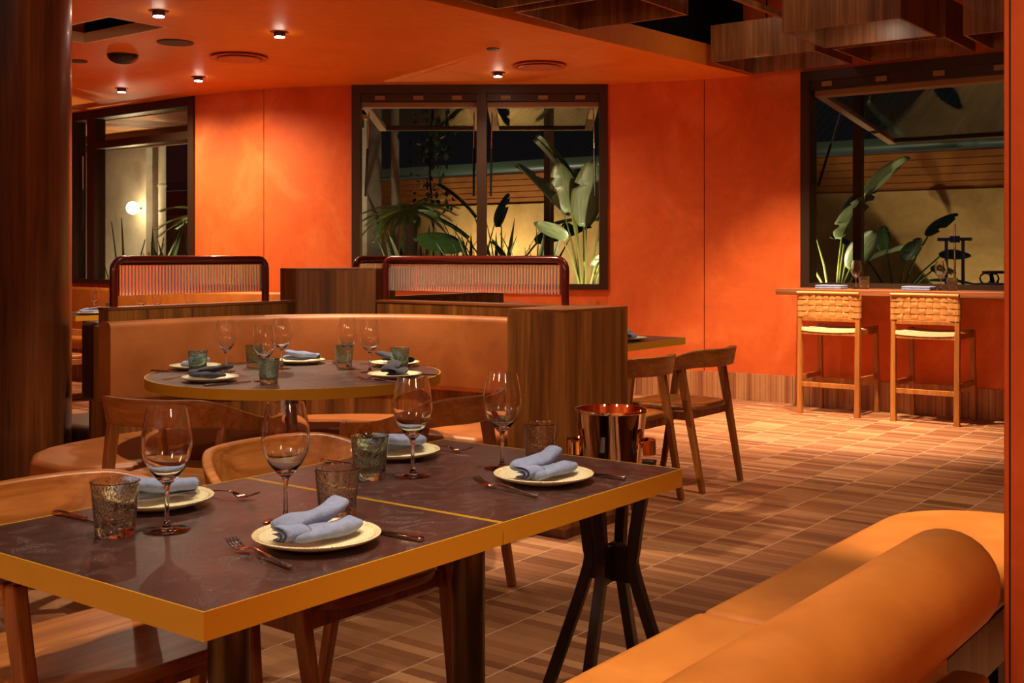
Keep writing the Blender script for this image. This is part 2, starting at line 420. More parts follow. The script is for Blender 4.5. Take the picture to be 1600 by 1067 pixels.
def wall_strip(mb, path, z0, z1, th=.16):
    out = offset_path(path, -th); n = len(path)
    for i in range(n - 1):
        mb.prism([tuple(path[i][:2]), tuple(out[i]), tuple(out[i + 1]), tuple(path[i + 1][:2])], z0, z1)
    return mb
def lerp2(a, b, t): return (a[0] + (b[0] - a[0]) * t, a[1] + (b[1] - a[1]) * t)
RW = catmull([(9.35, 4.0, 0), (9.35, 4.45, 0), (9.31, 4.9, 0), (9.06, 5.76, 0)], 10)
LW = catmull([(7.67, 7.67, 0), (7.34, 8.51, 0), (7.25, 9.42, 0)], 10)
def loft_wall(path, z0, z1, name, parent, m=None):
    mb = MB(); out = offset_path(path, -.16)
    rings = [[(p[0], p[1], z0), (p[0], p[1], z1), (o[0], o[1], z1), (o[0], o[1], z0)] for p, o in zip(path, out)]
    mb.loft(rings); return mb.build(name, m or M['orange'], parent, smooth='auto')
wr = struct(empty('wall_right', (0, 0, 0)))
B(9.35, 9.51, -3, 4.0, 0, .95).build('wall_base', M['orange'], wr)
B(9.35, 9.51, -3, 1.2, .95, 3.75).build('wall_panel', M['orange'], wr)
B(9.35, 9.51, 1.2, 4.6, 2.82, 3.75).build('wall_head', M['orange'], wr)
i1 = 20
g0 = [p for p in RW[:i1 + 1]]; g1 = [p for p in RW[i1:]]
g0[-1] = g0[-1] + (g0[-2] - g0[-1]).normalized() * .004; g1[0] = g1[0] + (g1[1] - g1[0]).normalized() * .004
loft_wall(g0, 0, CH, 'wall_panel', wr); loft_wall(g1, 0, CH, 'wall_panel', wr)
B(9.36, 9.42, 4.86, 4.94, 0, CH).build('joint_backing', M['groove'], wr)
wc = struct(empty('wall_back', (0, 0, 0)))
loft_wall([Vector((9.06, 5.76, 0)), Vector((7.67, 7.67, 0))], 0, .95, 'wall_base', wc)
wl = struct(empty('wall_left', (0, 0, 0)))
h0 = LW[:11]; h1 = LW[10:]
h0 = h0[:-1] + [h0[-1] + (h0[-2] - h0[-1]).normalized() * .004]; h1 = [h1[0] + (h1[1] - h1[0]).normalized() * .004] + h1[1:]
loft_wall(h0, 0, CH, 'wall_panel', wl); loft_wall(h1, 0, CH, 'wall_panel', wl)
B(7.38, 7.44, 8.46, 8.56, 0, CH).build('joint_backing', M['groove'], wl)
loft_wall([Vector((7.25, 9.42, 0)), Vector((7.33, 11.71, 0))], 0, .96, 'wall_base', wl)
loft_wall([Vector((7.33, 11.71, 0)), Vector((7.38, 13, 0))], 0, CH, 'wall_panel', wl)
struct(B(-2.5, 7.6, 13, 13.2, 0, 3.2).build('wall_far', M['orange']))
struct(B(-2.7, -2.5, -3.2, 13.2, 0, 3.9).build('wall_entry', M['orange']))
struct(B(-2.7, 9.6, -3.2, -3, 0, 3.9).build('wall_near', M['orange']))

# skirting of upright tiles
bb = struct(loft_wall([Vector((9.349, -1, 0)), Vector((9.349, 4.0, 0))], 0, .232, 'baseboard_right', None, M['grout']))
st_me = B(-.0235, .0235, 0, .014, 0, .235).mesh('skirting_tile'); st_me.materials.append(M['tile_v'])
path = [Vector((9.349, 1.25, 0)), Vector((9.349, 4.0, 0))] + RW[1:]
acc = 0; seg = 0; pos = path[0].copy()
while seg < len(path) - 1:
    d = (path[seg + 1] - path[seg]); L = d.length
    if acc > L: acc -= L; seg += 1; continue
    t = d.normalized(); p = path[seg] + t * acc
    o = bpy.data.objects.new('skirting_tile', st_me); C.objects.link(o); o.parent = bb
    o.location = p; o.rotation_euler = (0, 0, math.atan2(t.y, t.x)); acc += .05

# round-edged orange wall end close to the camera
pe = struct(rr := MB().prism(rrect(2.425, 2.78, -.45, .6147, .004, 3), 0, 3.75).build('wall_end', M['orange'], None, smooth='auto'))
B(2.4242, 2.435, .6010, .6040, 0, 3.75).build('shadow_gap', M['groove'], pe)

# ------------------------------------------------------------------ coffers
def coffer(x0, x1, y0, y1, label, z0=CH, h=.30):
    t = thing('ceiling_coffer', label, 'coffer', (x0, y0, z0), 0, 'walnut coffers under the recess')
    w, d, b = x1 - x0, y1 - y0, .02
    B(0, w, 0, b, 0, h).build('board', M['coffer'], t); B(0, w, d - b, d, 0, h).build('board', M['coffer'], t)
    B(0, b, b, d - b, 0, h).build('board', M['coffer'], t); B(w - b, w, b, d - b, 0, h).build('board', M['coffer'], t)
    for ax in (.1, w - .1): MB().tube([(ax, d / 2, h - .02), (ax, d / 2, 3.75 - z0)], .006, 6).build('hanging_rod', M['black'], t)
    B(b, w - b, d / 2 - .015, d / 2 + .015, h - .04, h - .01).build('cross_bar', M['black'], t)
for a in ((6.01, 6.77, 3.68, 4.54, 'open walnut coffer at the orange ceiling edge, with bare recess beside it'), (5.10, 5.87, 3.70, 4.58, 'walnut coffer at the orange ceiling edge, cut off by the top of the view'),
          (8.53, 9.31, 3.54, 4.43, 'walnut coffer in the corner where orange wall and orange ceiling edge meet'), (7.70, 8.48, 2.60, 3.44, 'walnut coffer with a broad lit outer board, standing off the bar wall'),
          (8.56, 9.32, 2.57, 3.41, 'walnut coffer against the head of the bar window, middle of three'), (8.58, 9.32, 1.66, 2.45, 'walnut coffer over the bar window, next to the orange wall end'),
          (4.2, 4.95, 2.75, 3.6, 'walnut coffer above the tall end block')):
    coffer(*a)
for k, (p, q) in enumerate((((6.85, 3.62, 3.02), (6.85, 2.2, 3.02)), ((6.0, 3.56, 3.02), (8.5, 3.56, 3.02)))):
    t = MB().bar(p, q, .03, .04).build('ceiling_rail', M['coffer'])
    tag(t, ['slim walnut rail across the dark recess toward the hanging coffers', 'slim walnut rail running along the coffer row to the bar window'][k], 'rail')

# ------------------------------------------------------------------ windows
def window(idx, p0, p1):
    d = Vector(p1) - Vector(p0)
    return struct(empty('window_%d' % idx, (p0[0], p0[1], 0), math.atan2(d.y, d.x))), d.length
F = M['frame']
def sash(w, x0, x1, zt, reach, drop, y0=.07):
    """top-hung sash pushed outward: rails, pane"""
    s = empty('sash'); s.parent = w; s.location = (0, y0, zt)
    s.rotation_euler = (math.atan2(-drop, reach), 0, 0); L = math.hypot(reach, drop)
    b = .075
    B(x0, x0 + b, 0, L, -.045, .0).build('stile', M['frame_lit'], s); B(x1 - b, x1, 0, L, -.045, .0).build('stile', M['frame_lit'], s)
    B(x0 + b, x1 - b, 0, b, -.045, .0).build('rail', M['frame_lit'], s); B(x0 + b, x1 - b, L - b, L, -.045, .0).build('rail', F, s)
    B(x0 + b - .01, x1 - b + .01, b - .01, L - b + .01, -.026, -.020).build('pane', M['pane'], s)
    return s
def strut(w, p, q):
    p = Vector(p); q = Vector(q); m = p.lerp(q, .55)
    o = MB().tube([p, m], .011, 8).build('strut', M['fixture_black'], w)
    MB().tube([m, q], .006, 8).build('rod', M['steel'], o)
def frame_parts(w, L, z0, z1, b=.075, y0=-.025, y1=.13):
    B(0, b, y0, y1, z0, z1).build('jamb', F, w); B(L - b, L, y0, y1, z0, z1).build('jamb', F, w)
    B(b, L - b, y0, y1, z1 - b, z1).build('head', F, w); B(b, L - b, y0, y1, z0, z0 + .05).build('sill', F, w)
# centre window, two awning sashes open
w, L = window(2, (7.67, 7.67), (9.06, 5.76)); frame_parts(w, L, .95, CH - .002)
B(L * .508 - .045, L * .508 + .045, -.02, .12, .99, CH - .07).build('mullion', F, w)
for x0, x1 in ((.08, L * .508 - .05), (L * .508 + .05, L - .08)):
    B(x0, x1, .01, .1, CH - .145, CH - .078).build('transom', F, w)
    for k in range(3):
        B(x0 + (x1 - x0) * (k + .5) / 3 - .045, x0 + (x1 - x0) * (k + .5) / 3 + .045, -.005, .01, CH - .135, CH - .10).build('hinge', M['frame_lit'], w)
    sash(w, x0, x1, CH - .15, 1.25, .09)
    strut(w, (x0 + .03, .11, 1.82), (x0 + .035, .30, CH - .2)); strut(w, (x1 - .03, .11, 1.82), (x1 - .035, .30, CH - .2))
# bar window, one wide awning sash
w, L = window(3, (9.35, 4.0), (9.35, 1.2)); frame_parts(w, L, .985, 2.82, .08)
B(.08, L - .08, .01, .1, 2.66, 2.745).build('transom', F, w)
for k in range(6): B(.18 + .46 * k, .27 + .46 * k, -.005, .01, 2.685, 2.725).build('hinge', M['frame_lit'], w)
sash(w, .09, L - .09, 2.66, 1.82, .27)
strut(w, (.10, .12, 1.86), (.13, .55, 2.53))
# fixed window on the left
w, L = window(1, (7.33, 11.71), (7.25, 9.42)); frame_parts(w, L, .96, CH - .002, .09)
B(.36, .50, -.02, .12, 1.0, CH - .09).build('mullion', F, w)
B(.5, L - .09, -.015, .11, 2.42, 2.50).build('transom', F, w)
B(.5, L - .09, .04, .048, 1.01, 2.42).build('pane', M['pane'], w); B(.5, L - .09, .04, .048, 2.5, CH - .075).build('pane', M['pane'], w)
B(.09, .36, .04, .048, 1.01, CH - .075).build('pane', M['pane'], w)
strut(w, (.30, -.03, 1.55), (.30, -.03, 2.35))

# ------------------------------------------------------------------ lamps and other fittings in the ceiling
def downlight(x, y, label, power, target=None, size=150, lens=True):
    t = thing('downlight', label, 'downlight', (x, y, CH), 0, 'recessed downlights in the orange ceiling')
    MB().lathe([(.0, -.004), (.062, -.004), (.066, 0), (.0, 0)], 24).build('trim_ring', M['fixture'], t, smooth='auto')
    hs = MB().lathe([(.0, -.035), (.036, -.035), (.040, -.030), (.040, -.004), (.0, -.004)], 24).build('housing', M['fixture'], t, smooth='auto')
    MB().lathe([(.0, -.0385), (.034, -.0385), (.034, -.0352), (.0, -.0352)], 24).build('lens', M['lamp'], hs)
    spot('downlight_beam', (x, y, CH - .05), target or (x, y, 0), power, size, 1.0, WARM, .035, t)
PW = 1.0
for x, y, lb, p, tg in ((4.592, 6.337, 'lit downlight near the square hatch in the orange ceiling', 110, None), (5.54, 6.255, 'lit downlight before the larger round ceiling vent', 110, None),
        (6.493, 8.39, 'lit downlight in front of the curved plaster wall', 120, (6.9, 8.4, 0)), (6.502, 9.543, 'lit downlight in front of the fixed left window', 110, (6.9, 9.5, 0)),
        (7.89, 6.132, 'lit downlight above the double garden window', 70, (7.95, 6.0, 0))):
    downlight(x, y, lb, p * PW, tg)
def disc(name, x, y, r, m, label, cat, dome=0):
    if dome:
        o = MB().lathe([(r * math.cos(a), -dome * math.sin(a)) for a in [PI / 2 * k / 8 for k in range(8, -1, -1)]] + [(r, 0), (0, 0)], 28).build(name, m, None, smooth='auto')
    else:
        o = MB().lathe([(0, -.008), (r * .96, -.008), (r, 0), (0, 0)], 28).build(name, m, None, smooth='auto')
    o.location = (x, y, CH); return tag(o, label, cat)
disc('ceiling_speaker', 5.34, 7.169, .135, M['speaker'], 'flat dark round speaker grille in the orange ceiling', 'speaker')
disc('dome_camera', 5.431, 7.954, .12, M['fixture_black'], 'black dome fitting bulging from the orange ceiling', 'dome', .075)
disc('ceiling_disc', 5.372, 8.478, .075, M['speaker'], 'small flat dark disc in the ceiling beside the wooden column', 'disc')
disc('sensor', 6.966, 5.462, .05, M['fixture_black'], 'small dark unlit ceiling fitting next to a round vent', 'sensor')
for x, y, lb in ((6.022, 7.271, 'large round orange vent between the speaker and the curved wall'), (7.781, 5.612, 'round orange vent in the ceiling before the garden window')):
    t = thing('ceiling_vent', lb, 'vent', (x, y, CH))
    MB().lathe([(.19, 0), (.225, -.012), (.225, -.02), (.20, -.02), (.17, 0)], 36).build('ring', M['vent'], t, smooth='auto')
    MB().lathe([(0, -.03), (.165, -.03), (.17, -.024), (0, -.02)], 36).build('plate', M['vent'], t, smooth='auto')
t = thing('ceiling_hatch', 'open square ceiling hatch with pale lining boards', 'hatch', (4.5, 6.75, CH))
B(.45, .47, 0, 1, 0, .075).build('lining_board', M['cream'], t); B(0, .02, 0, 1, 0, .075).build('lining_board', M['cream'], t)
B(.02, .45, 0, .02, 0, .075).build('lining_board', M['cream'], t); B(.02, .45, .98, 1, 0, .075).build('lining_board', M['cream'], t)
B(.02, .45, .02, .98, .32, .33).build('cavity', M['black'], t)
for a in ((.001, .02, .02, .98), (.45, .469, .02, .98)): B(a[0], a[1], a[2], a[3], .075, .33).build('cavity_side', M['black'], t)

def track(x, y, z, target, power, size, label, col=WARM, blend=.7):
    t = thing('track_spotlight', label, 'spotlight', (x, y, z), 0, 'black spotlights in the recess')
    d = (Vector(target) - Vector((x, y, z))).normalized()
    MB().tube([(0, 0, .15), (0, 0, 3.75 - z)], .008, 6).build('stem', M['black'], t)
    cn = MB().tube([-d * .16, (0, 0, 0)], .04, 16).build('can', M['fixture_black'], t, smooth='auto')
    MB().tube([d * .0005, d * .003], .032, 16).build('lens', M['lamp'], cn)
    spot('spot_beam', Vector((x, y, z)) + d * .02, target, power, size, blend, col, .03, t)

# unseen globe pendants added behind the camera as fill light
def pendant(x, y, z, p, label):
    t = thing('fill_pendant', label, 'lamp', (x, y, z), 0, 'globe pendants added as fill')
    MB().lathe([(.14 * math.sin(a), -.14 * math.cos(a)) for a in [PI * k / 16 for k in range(17)]], 24).build('globe', M['globe'], t, smooth=True)
    MB().tube([(0, 0, .14), (0, 0, 3.75 - z)], .006, 6).build('cable', M['fixture_black'], t)
    point('fill_light', (x, y, z - .20), p, WARM, .1, t)
for k, (x, y, z) in enumerate(((-.9, .9, 2.3), (.6, -1.4, 2.3), (-1.2, 3.6, 2.3))):
    pendant(x, y, z, 15, 'unseen globe pendant added as fill ' + ('before the entry wall', 'behind the cognac bench', 'near the wooden column side of the entry wall', 'on the far side of the orange wall end')[k])
# spotlights of the recess
for x, y, z, tg, p, sz, lb, cl_ in (
    (1.2, 1.6, 3.3, (1.35, 1.72, .75), 90, 56, 'black spotlight above the square table with the brown tumbler', NEUT),
    (2.3, 1.5, 3.3, (2.15, 1.72, .75), 90, 56, 'black spotlight above the table with the ice bucket', NEUT),
    (3.6, 3.4, 3.3, (3.55, 3.9, .75), 165, 54, 'black spotlight above the round booth table', NEUT),
    (3.9, 4.4, 3.3, (4.42, 3.7, .75), 230, 46, 'black spotlight above the booth corner', WARM),
    (5.2, 2.2, 3.45, (5.4, 2.6, 0), 90, 66, 'black spotlight above the dining chairs in the aisle', WARM),
    (7.2, 3.2, 3.5, (7.45, 3.5, 0), 230, 60, 'black spotlight above the open tiled floor', WARM),
    (8.08, 4.0, 3.4, (8.5, 4.0, 0), 330, 66, 'black spotlight above the floor before the bar counter', WARM),
    (8.09, 3.02, 2.98, (8.55, 2.95, 0), 330, 66, 'black spotlight aimed at the bar stools', WARM),
    (3.75, .7, 3.3, (3.62, 1.0, .45), 380, 27, 'black spotlight above the bench end', WARM),
    (1.3, .75, 3.3, (1.75, .95, .5), 95, 34, 'black spotlight above the cognac bolster', WARM),
    (4.6, 1.1, 3.3, (4.8, 1.9, 0), 35, 70, 'black spotlight above the tiled aisle by the bench', WARM)):
    track(x, y, z, tg, p, sz, lb, cl_)
# ------------------------------------------------------------------ wooden column
col = MB().lathe([(.5, 0), (.5, 3.74)], 64, 0, 0, 0)
o = MB().prism([(.5 * math.cos(2 * PI * k / 64), .5 * math.sin(2 * PI * k / 64)) for k in range(64)], 0, 3.74).build('wooden_column', M['walnut_dark'], None, smooth='auto')
o.location = (2.70, 5.246, 0); tag(o, 'wide round column clad in dark walnut veneer', 'column')

# ------------------------------------------------------------------ dining chair (faces +y)
def make_chair():
    t = empty('dining_chair')
    n = 44; rings = []
    for k in range(n + 1):
        u = -1 + 2 * k / n; a = abs(u)
        s = 1 if u > 0 else -1
        # plan: straight-ish arms, wide round back
        ang = a * PI * .60
        x = s * .285 * min(1, math.sin(min(ang, PI / 2)) ** .85) if ang > 0 else 0
        y = -.285 + .285 * (1 - math.cos(min(ang, PI / 2)))
        if ang > PI / 2: y += (ang - PI / 2) * .46; x = s * (.285 - .012 * (ang - PI / 2) / (PI * .1))
        f = smoothstep(.30, 1.0, a)
        zc = .712 - .070 * f; h = .098 - .052 * f; th = .026
        rings.append((Vector((x, y, zc)), h, th))
    R = []
    for i, (p, h, th) in enumerate(rings):
        q0 = rings[max(i - 1, 0)][0]; q1 = rings[min(i + 1, n)][0]
        d = (q1 - q0); d.z = 0; d.normalize(); nn = Vector((d.y, -d.x, 0))          # outward
        fl = .018 * h / .098
        R.append([p - nn * (th / 2) + Vector((0, 0, -h / 2)) - nn * fl / 2, p + nn * (th / 2) + Vector((0, 0, -h / 2)) - nn * fl / 2,
                  p + nn * (th / 2) + Vector((0, 0, h / 2)) + nn * fl / 2, p - nn * (th / 2) + Vector((0, 0, h / 2)) + nn * fl / 2])
    MB().loft(R).build('backrest', M['chair'], t, smooth='auto', bevel=.005)
    MB().prism(rrect(-.235, .235, -.215, .235, .13, 8), .428, .456).build('seat', M['chair'], t, smooth='auto', bevel=.009, seg=3)
    for s in (-1, 1):
        MB().bar((s * .235, .245, 0), (s * .268, .150, .662), .028, .030, .030, .050, (0, 1, 0)).build('leg', M['chair_leg'], t, bevel=.006)
        MB().bar((s * .225, -.262, 0), (s * .238, -.135, .668), .030, .030, .030, .050, (0, 1, 0)).build('leg', M['chair_leg'], t, bevel=.006)
        MB().bar((s * .236, -.17, .405), (s * .248, .185, .405), .024, .045).build('side_rail', M['chair_leg'], t, bevel=.003)
    MB().bar((-.23, -.17, .405), (.23, -.17, .405), .022, .045).build('cross_rail', M['chair_leg'], t, bevel=.003)
    MB().bar((-.24, .16, .405), (.24, .16, .405), .022, .045).build('cross_rail', M['chair_leg'], t, bevel=.003)
    return t
CHR = Proto(make_chair)
CHR.put((1.41, 2.16, 0), PI, 'oak tub chair tucked under the square table with the brown tumbler', 'chair')
CHR.put((2.10, 2.19, 0), PI, 'oak tub chair tucked under the square table beside the ice bucket', 'chair')
CHR.put((2.72, 3.56, 0), -PI / 2 + .30, 'oak tub chair at the round table, beside the wooden column', 'chair')
CHR.put((3.27, 2.90, 0), .16, 'oak tub chair at the round table, beside the tall walnut end block', 'chair')
CHR.put((5.085, 3.19, 0), 0, 'oak tub chair in the aisle, next to the walnut end block', 'chair')
CHR.put((5.75, 3.18, 0), 0, 'oak tub chair at the free end of the aisle table', 'chair')
CHR.put((5.28, 8.72, 0), -PI / 2, 'oak chair at the far table behind the ribbed screen', 'chair')

# ------------------------------------------------------------------ square tables
def make_table(w, d, z=.75, th=.042):
    t = empty('square_table')
    B(-w / 2 + .003, w / 2 - .003, -d / 2 + .003, d / 2 - .003, z - th + .002, z).build('table_top', M['top'], t)
    b = MB()
    b.box(-w / 2, w / 2, -d / 2, -d / 2 + .003, z - th, z + .0008); b.box(-w / 2, w / 2, d / 2 - .003, d / 2, z - th, z + .0008)
    b.box(-w / 2, -w / 2 + .003, -d / 2 + .003, d / 2 - .003, z - th, z + .0008); b.box(w / 2 - .003, w / 2, -d / 2 + .003, d / 2 - .003, z - th, z + .0008)
    b.build('edge_band', M['brass'], t)
    MB().lathe([(0, .014), (.039, .014), (.039, z - th), (0, z - th)], 32).build('column', M['bronze'], t, smooth='auto')
    B(-.20, .20, -.20, .20, z - th - .006, z - th).build('fixing_plate', M['iron'], t)
    MB().lathe([(0, .0), (.21, .0), (.21, .008), (.2, .014), (0, .014)], 40).build('base_plate', M['bronze'], t, smooth='auto')
    return t
SQ = Proto(lambda: make_table(.700, .748))
SQ.put((1.407, 1.728, 0), 0, 'square dark table with mustard brass edge, its corner free, no ice bucket', 'table')
SQ.put((2.111, 1.728, 0), 0, 'square dark table with brass edge next to the copper ice bucket', 'table')
SQ.put((6.10, 3.90, 0), 0, 'square brass edged table at the far end of the aisle row', 'table')
SQ.put((5.39, 3.90, 0), 0, 'square brass edged table behind the walnut end block', 'table')
SQ.put((6.05, 8.15, 0), 0, 'far square table in front of the curved wall banquette', 'table')
SQ.put((5.95, 9.25, 0), 0, 'far square table seen between column and booth end', 'table')
# round table
t = thing('round_table', 'round dark booth table with wide brass edge band', 'table', (3.464, 3.807, 0))
MB().lathe([(0, .71), (.626, .71), (.626, .75), (0, .75)], 72).build('table_top', M['top'], t, smooth='auto')
MB().lathe([(.626, .708), (.630, .708), (.630, .7508), (.626, .7508)], 72).build('edge_band', M['brass'], t, smooth='auto')
MB().lathe([(0, .014), (.045, .014), (.045, .71), (0, .71)], 32).build('column', M['bronze'], t, smooth='auto')
MB().lathe([(0, 0), (.32, 0), (.32, .008), (.3, .014), (0, .014)], 48).build('base_plate', M['bronze'], t, smooth='auto')

# ------------------------------------------------------------------ booth
BP = [(3.09, 4.62), (3.3, 4.62), (3.6, 4.61), (3.85, 4.555), (4.08, 4.43), (4.27, 4.25), (4.40, 4.03), (4.465, 3.78), (4.48, 3.5), (4.48, 3.245)]
BP = [tuple(p[:2]) for p in catmull([(x, y, 0) for x, y in BP], 5)]        # heading +X then -Y; the booth interior lies to the right
bt = thing('corner_banquette', 'curved tan leather corner banquette around the round table', 'banquette')
def section(path, prof):
    """prof: (offset to the left, z) ring"""
    rings = []
    for i, p in enumerate(path):
        tt = (Vector(path[min(i + 1, len(path) - 1)]) - Vector(path[max(i - 1, 0)])).normalized()
        rings.append([(p[0] - tt.y * o, p[1] + tt.x * o, z) for o, z in prof])
    return rings
def rounded(o0, o1, z0, z1, r, n=4):
    return [(x, y) for x, y in rrect(o0, o1, z0, z1, r, n)]
MB().loft(section(BP, rounded(0.0, .09, .58, .96, .028))).build('backrest', M['leather'], bt, smooth='auto')
MB().loft(section(BP, [(.03, 0), (.13, 0), (.13, .94), (.091, .94), (.091, .582), (.03, .582)])).build('timber_back', M['walnut'], bt, smooth='auto')
# seat cushion: band 0.0 .. 0.48 to the right, with a rounded free end by the column
inner = offset_path(BP, -.49)
keep = [p for p in inner]
fi = [keep[0]]
outer = BP[:]
poly = [(2.86, 4.60)] + [(p[0], p[1] + .0) for p in offset_path(BP, .028)] + [(4.02, 3.245)] + [(3.985, 3.5), (3.965, 3.72), (3.90, 3.88), (3.80, 4.00), (3.66, 4.09), (3.45, 4.125), (3.15, 4.07), (2.95, 3.96)] + \
       [(2.72, 3.905), (2.58, 3.96), (2.50, 4.10), (2.51, 4.30), (2.62, 4.47), (2.74, 4.56)]
MB().prism(poly, .33, .45).build('seat_cushion', M['leather'], bt, smooth='auto', bevel=.03, seg=4)
cx = sum(p[0] for p in poly) / len(poly); cy = sum(p[1] for p in poly) / len(poly)
pl2 = [(2.9, 4.6)] + [p for p in offset_path(BP, .028)] + [(4.10, 3.26), (4.06, 3.55), (4.03, 3.76), (3.95, 3.94), (3.84, 4.07), (3.68, 4.16), (3.45, 4.20), (3.2, 4.16), (3.0, 4.06), (2.78, 4.02), (2.64, 4.12), (2.6, 4.3), (2.7, 4.45)]
MB().prism(pl2, 0, .332).build('plinth', M['walnut'], bt)
MB().box(3.085, 3.15, 4.632, 4.765, 0, .60).build('end_post', M['walnut'], bt)

def partition(box, label, ledge_axis):
    x0, x1, y0, y1, z1 = box
    t = thing('timber_partition', label, 'partition', ((x0 + x1) / 2, (y0 + y1) / 2, 0))
    cx, cy = t.location.x, t.location.y
    B(x0 - cx, x1 - cx, y0 - cy, y1 - cy, 0, z1 - .014).build('panel', M['walnut'], t)
    B(x0 - cx - .003, x1 - cx + .003, y0 - cy - .003, y1 - cy + .003, z1 - .014, z1).build('ledge', M['walnut_x' if ledge_axis == 'x' else 'walnut_y'], t, bevel=.002)
partition((3.18, 4.34, 4.77, 4.85, 1.02), 'low walnut partition behind the booth backrest, by the column', 'x')
partition((4.63, 4.73, 3.25, 4.44, 1.02), 'low walnut partition between the booth and the aisle tables', 'y')
partition((4.80, 6.2, 4.77, 4.85, 1.02), 'walnut partition behind the aisle bench', 'x')
def block(poly, z, label, name='timber_block'):
    t = thing(name, label, 'partition', (poly[0][0], poly[0][1], 0)); q = [(x - poly[0][0], y - poly[0][1]) for x, y in poly]
    MB().prism(q, .045, z - .012).build('body', M['walnut'], t)
    MB().prism(q, z - .012, z).build('cap', M['walnut_x'], t)
    c = Vector((sum(a for a, b in q) / len(q), sum(b for a, b in q) / len(q)))
    MB().prism([tuple(c + (Vector(p) - c) * .94) for p in q], 0, .045).build('toe_kick', M['walnut_dark'], t)
block([(4.24, 2.92), (4.77, 2.92), (4.77, 3.24), (4.24, 3.24)], 1.02, 'tall walnut end block closing the booth at the aisle')
block([(4.345, 4.775), (4.632, 4.45), (4.79, 4.45), (4.79, 4.90), (4.345, 4.90)], 1.193, 'taller walnut corner block between the ribbed glass screens')

def screen(p0, p1, z0, z1, label):
    p0 = Vector(p0); p1 = Vector(p1); d = p1 - p0; L = d.length
    t = thing('ribbed_glass_screen', label, 'screen', (p0.x, p0.y, z0), math.atan2(d.y, d.x))
    h = z1 - z0; r = .02; c = .05
    pts = [(r, 0, 0), (r, 0, h - c - r)]
    for k in range(1, 7): a = PI / 2 * k / 6; pts.append((r + c - c * math.cos(a), 0, h - r - c + c * math.sin(a)))
    for k in range(0, 7): a = PI / 2 * k / 6; pts.append((L - r - c + c * math.sin(a), 0, h - r - c + c * math.cos(a)))
    pts.append((L - r, 0, 0))
    MB().tube(pts, r, 14, up=(0, 1, 0)).build('frame', M['maroon'], t, smooth='auto')
    xa, xb = .045, L - .045; n = int((xb - xa) / .0185) * 6; zA, zB = .052, h - .046; rings = []
    for k in range(n + 1):
        x = xa + (xb - xa) * k / n; y = -.004 - .0042 * abs(math.sin(PI * k / 6))
        rings.append([(x, y, zA), (x, .004, zA), (x, .004, zB), (x, y, zB)])
    MB().loft(rings).build('ribbed_pane', M['ribbed'], t, smooth='auto')
    b = MB(); b.box(xa - .012, xb + .012, -.009, .009, zB, zB + .006); b.box(xa - .012, xa, -.009, .009, zA, zB); b.box(xb, xb + .012, -.009, .009, zA, zB)
    b.build('pane_trim', M['maroon'], t)
screen((3.215, 4.81), (4.18, 4.81), 1.02, 1.262, 'maroon framed ribbed glass screen behind the booth, by the column')
screen((4.68, 4.44), (4.68, 3.20), 1.02, 1.262, 'maroon framed ribbed glass screen running to the tall end block')
screen((4.82, 4.81), (6.1, 4.81), 1.02, 1.262, 'maroon framed ribbed glass screen half hidden behind the corner block')

# benches on the other side of the partitions
def bench(name, label, x0, x1, yb, yf, flip=False, lm='leather', zb=.95, zl=.5):
    s = 1 if yf > yb else -1
    t = thing(name, label, 'bench', ((x0 + x1) / 2, yb, 0)); w = (x1 - x0) / 2; dep = abs(yf - yb)
    def bx(y0, y1, z0, z1): return B(-w, w, min(s * y0, s * y1), max(s * y0, s * y1), z0, z1)
    bx(0, .13, zl, zb).build('backrest', M[lm], t, bevel=.03, seg=4)
    bx(.05, dep, .33, .45).build('seat_cushion', M[lm], t, bevel=.03, seg=4)
    bx(.04, dep - .1, 0, .33).build('plinth', M['walnut'], t)
    bx(.0, .05, 0, zl).build('back_panel', M['walnut'], t)
bench('aisle_bench', 'tan leather bench facing the aisle tables', 4.83, 6.27, 4.765, 4.22)
bench('booth_bench', 'dark brown leather bench back to back with the booth partition', 3.165, 4.3, 4.855, 5.42, lm='leather_d', zl=.58)
wb = thing('wall_banquette', 'long tan leather banquette along the curved orange wall', 'banquette')
WP = [(7.30, 11.6), (7.24, 10.5), (7.23, 9.42), (7.32, 8.51), (7.50, 8.05), (7.60, 7.80)]
WP = [tuple(p[:2]) for p in catmull([(x, y, 0) for x, y in WP], 5)]
k0 = section(WP, rounded(-.16, -.03, .42, .925, .03))
MB().loft(section(WP, rounded(-.17, -.035, .44, .925, .03))).build('backrest', M['leather_b'], wb, smooth='auto')
MB().loft(section(WP, rounded(-.62, -.06, .33, .45, .03))).build('seat_cushion', M['leather_b'], wb, smooth='auto')
MB().loft(section(WP, [(-.52, 0), (-.06, 0), (-.06, .332), (-.52, .332)])).build('plinth', M['walnut'], wb)

# ------------------------------------------------------------------ cognac bench close to the camera
fb = thing('cognac_bench', 'cognac leather bench with rounded end and bolster backrest', 'bench', (2.0, 1.0, 0))
def P2(pts): return [(x - 2.0, y - 1.0) for x, y in pts]
endc = [(3.86 - .30 + .30 * math.sin(a), 1.265 - .30 + .30 * math.cos(a)) for a in [PI / 2 * k / 12 for k in range(13)]]
MB().prism(P2([(2.372, .78), (3.86, .78)] + endc[::-1] + [(2.372, 1.265)]), .365, .452).build('seat_cushion', M['leather_b'], fb, smooth='auto', bevel=.028, seg=5)
MB().prism(P2([(-.3, .78), (2.366, .78), (2.366, 1.265), (-.3, 1.265)]), .365, .456).build('seat_cushion', M['leather_b'], fb, smooth='auto', bevel=.028, seg=5)
MB().prism(P2([(-.3, .785), (3.8, .785), (3.8, .95), (3.72, 1.15), (3.5, 1.22), (-.3, 1.22)]), .235, .366).build('base_panel', M['walnut'], fb)
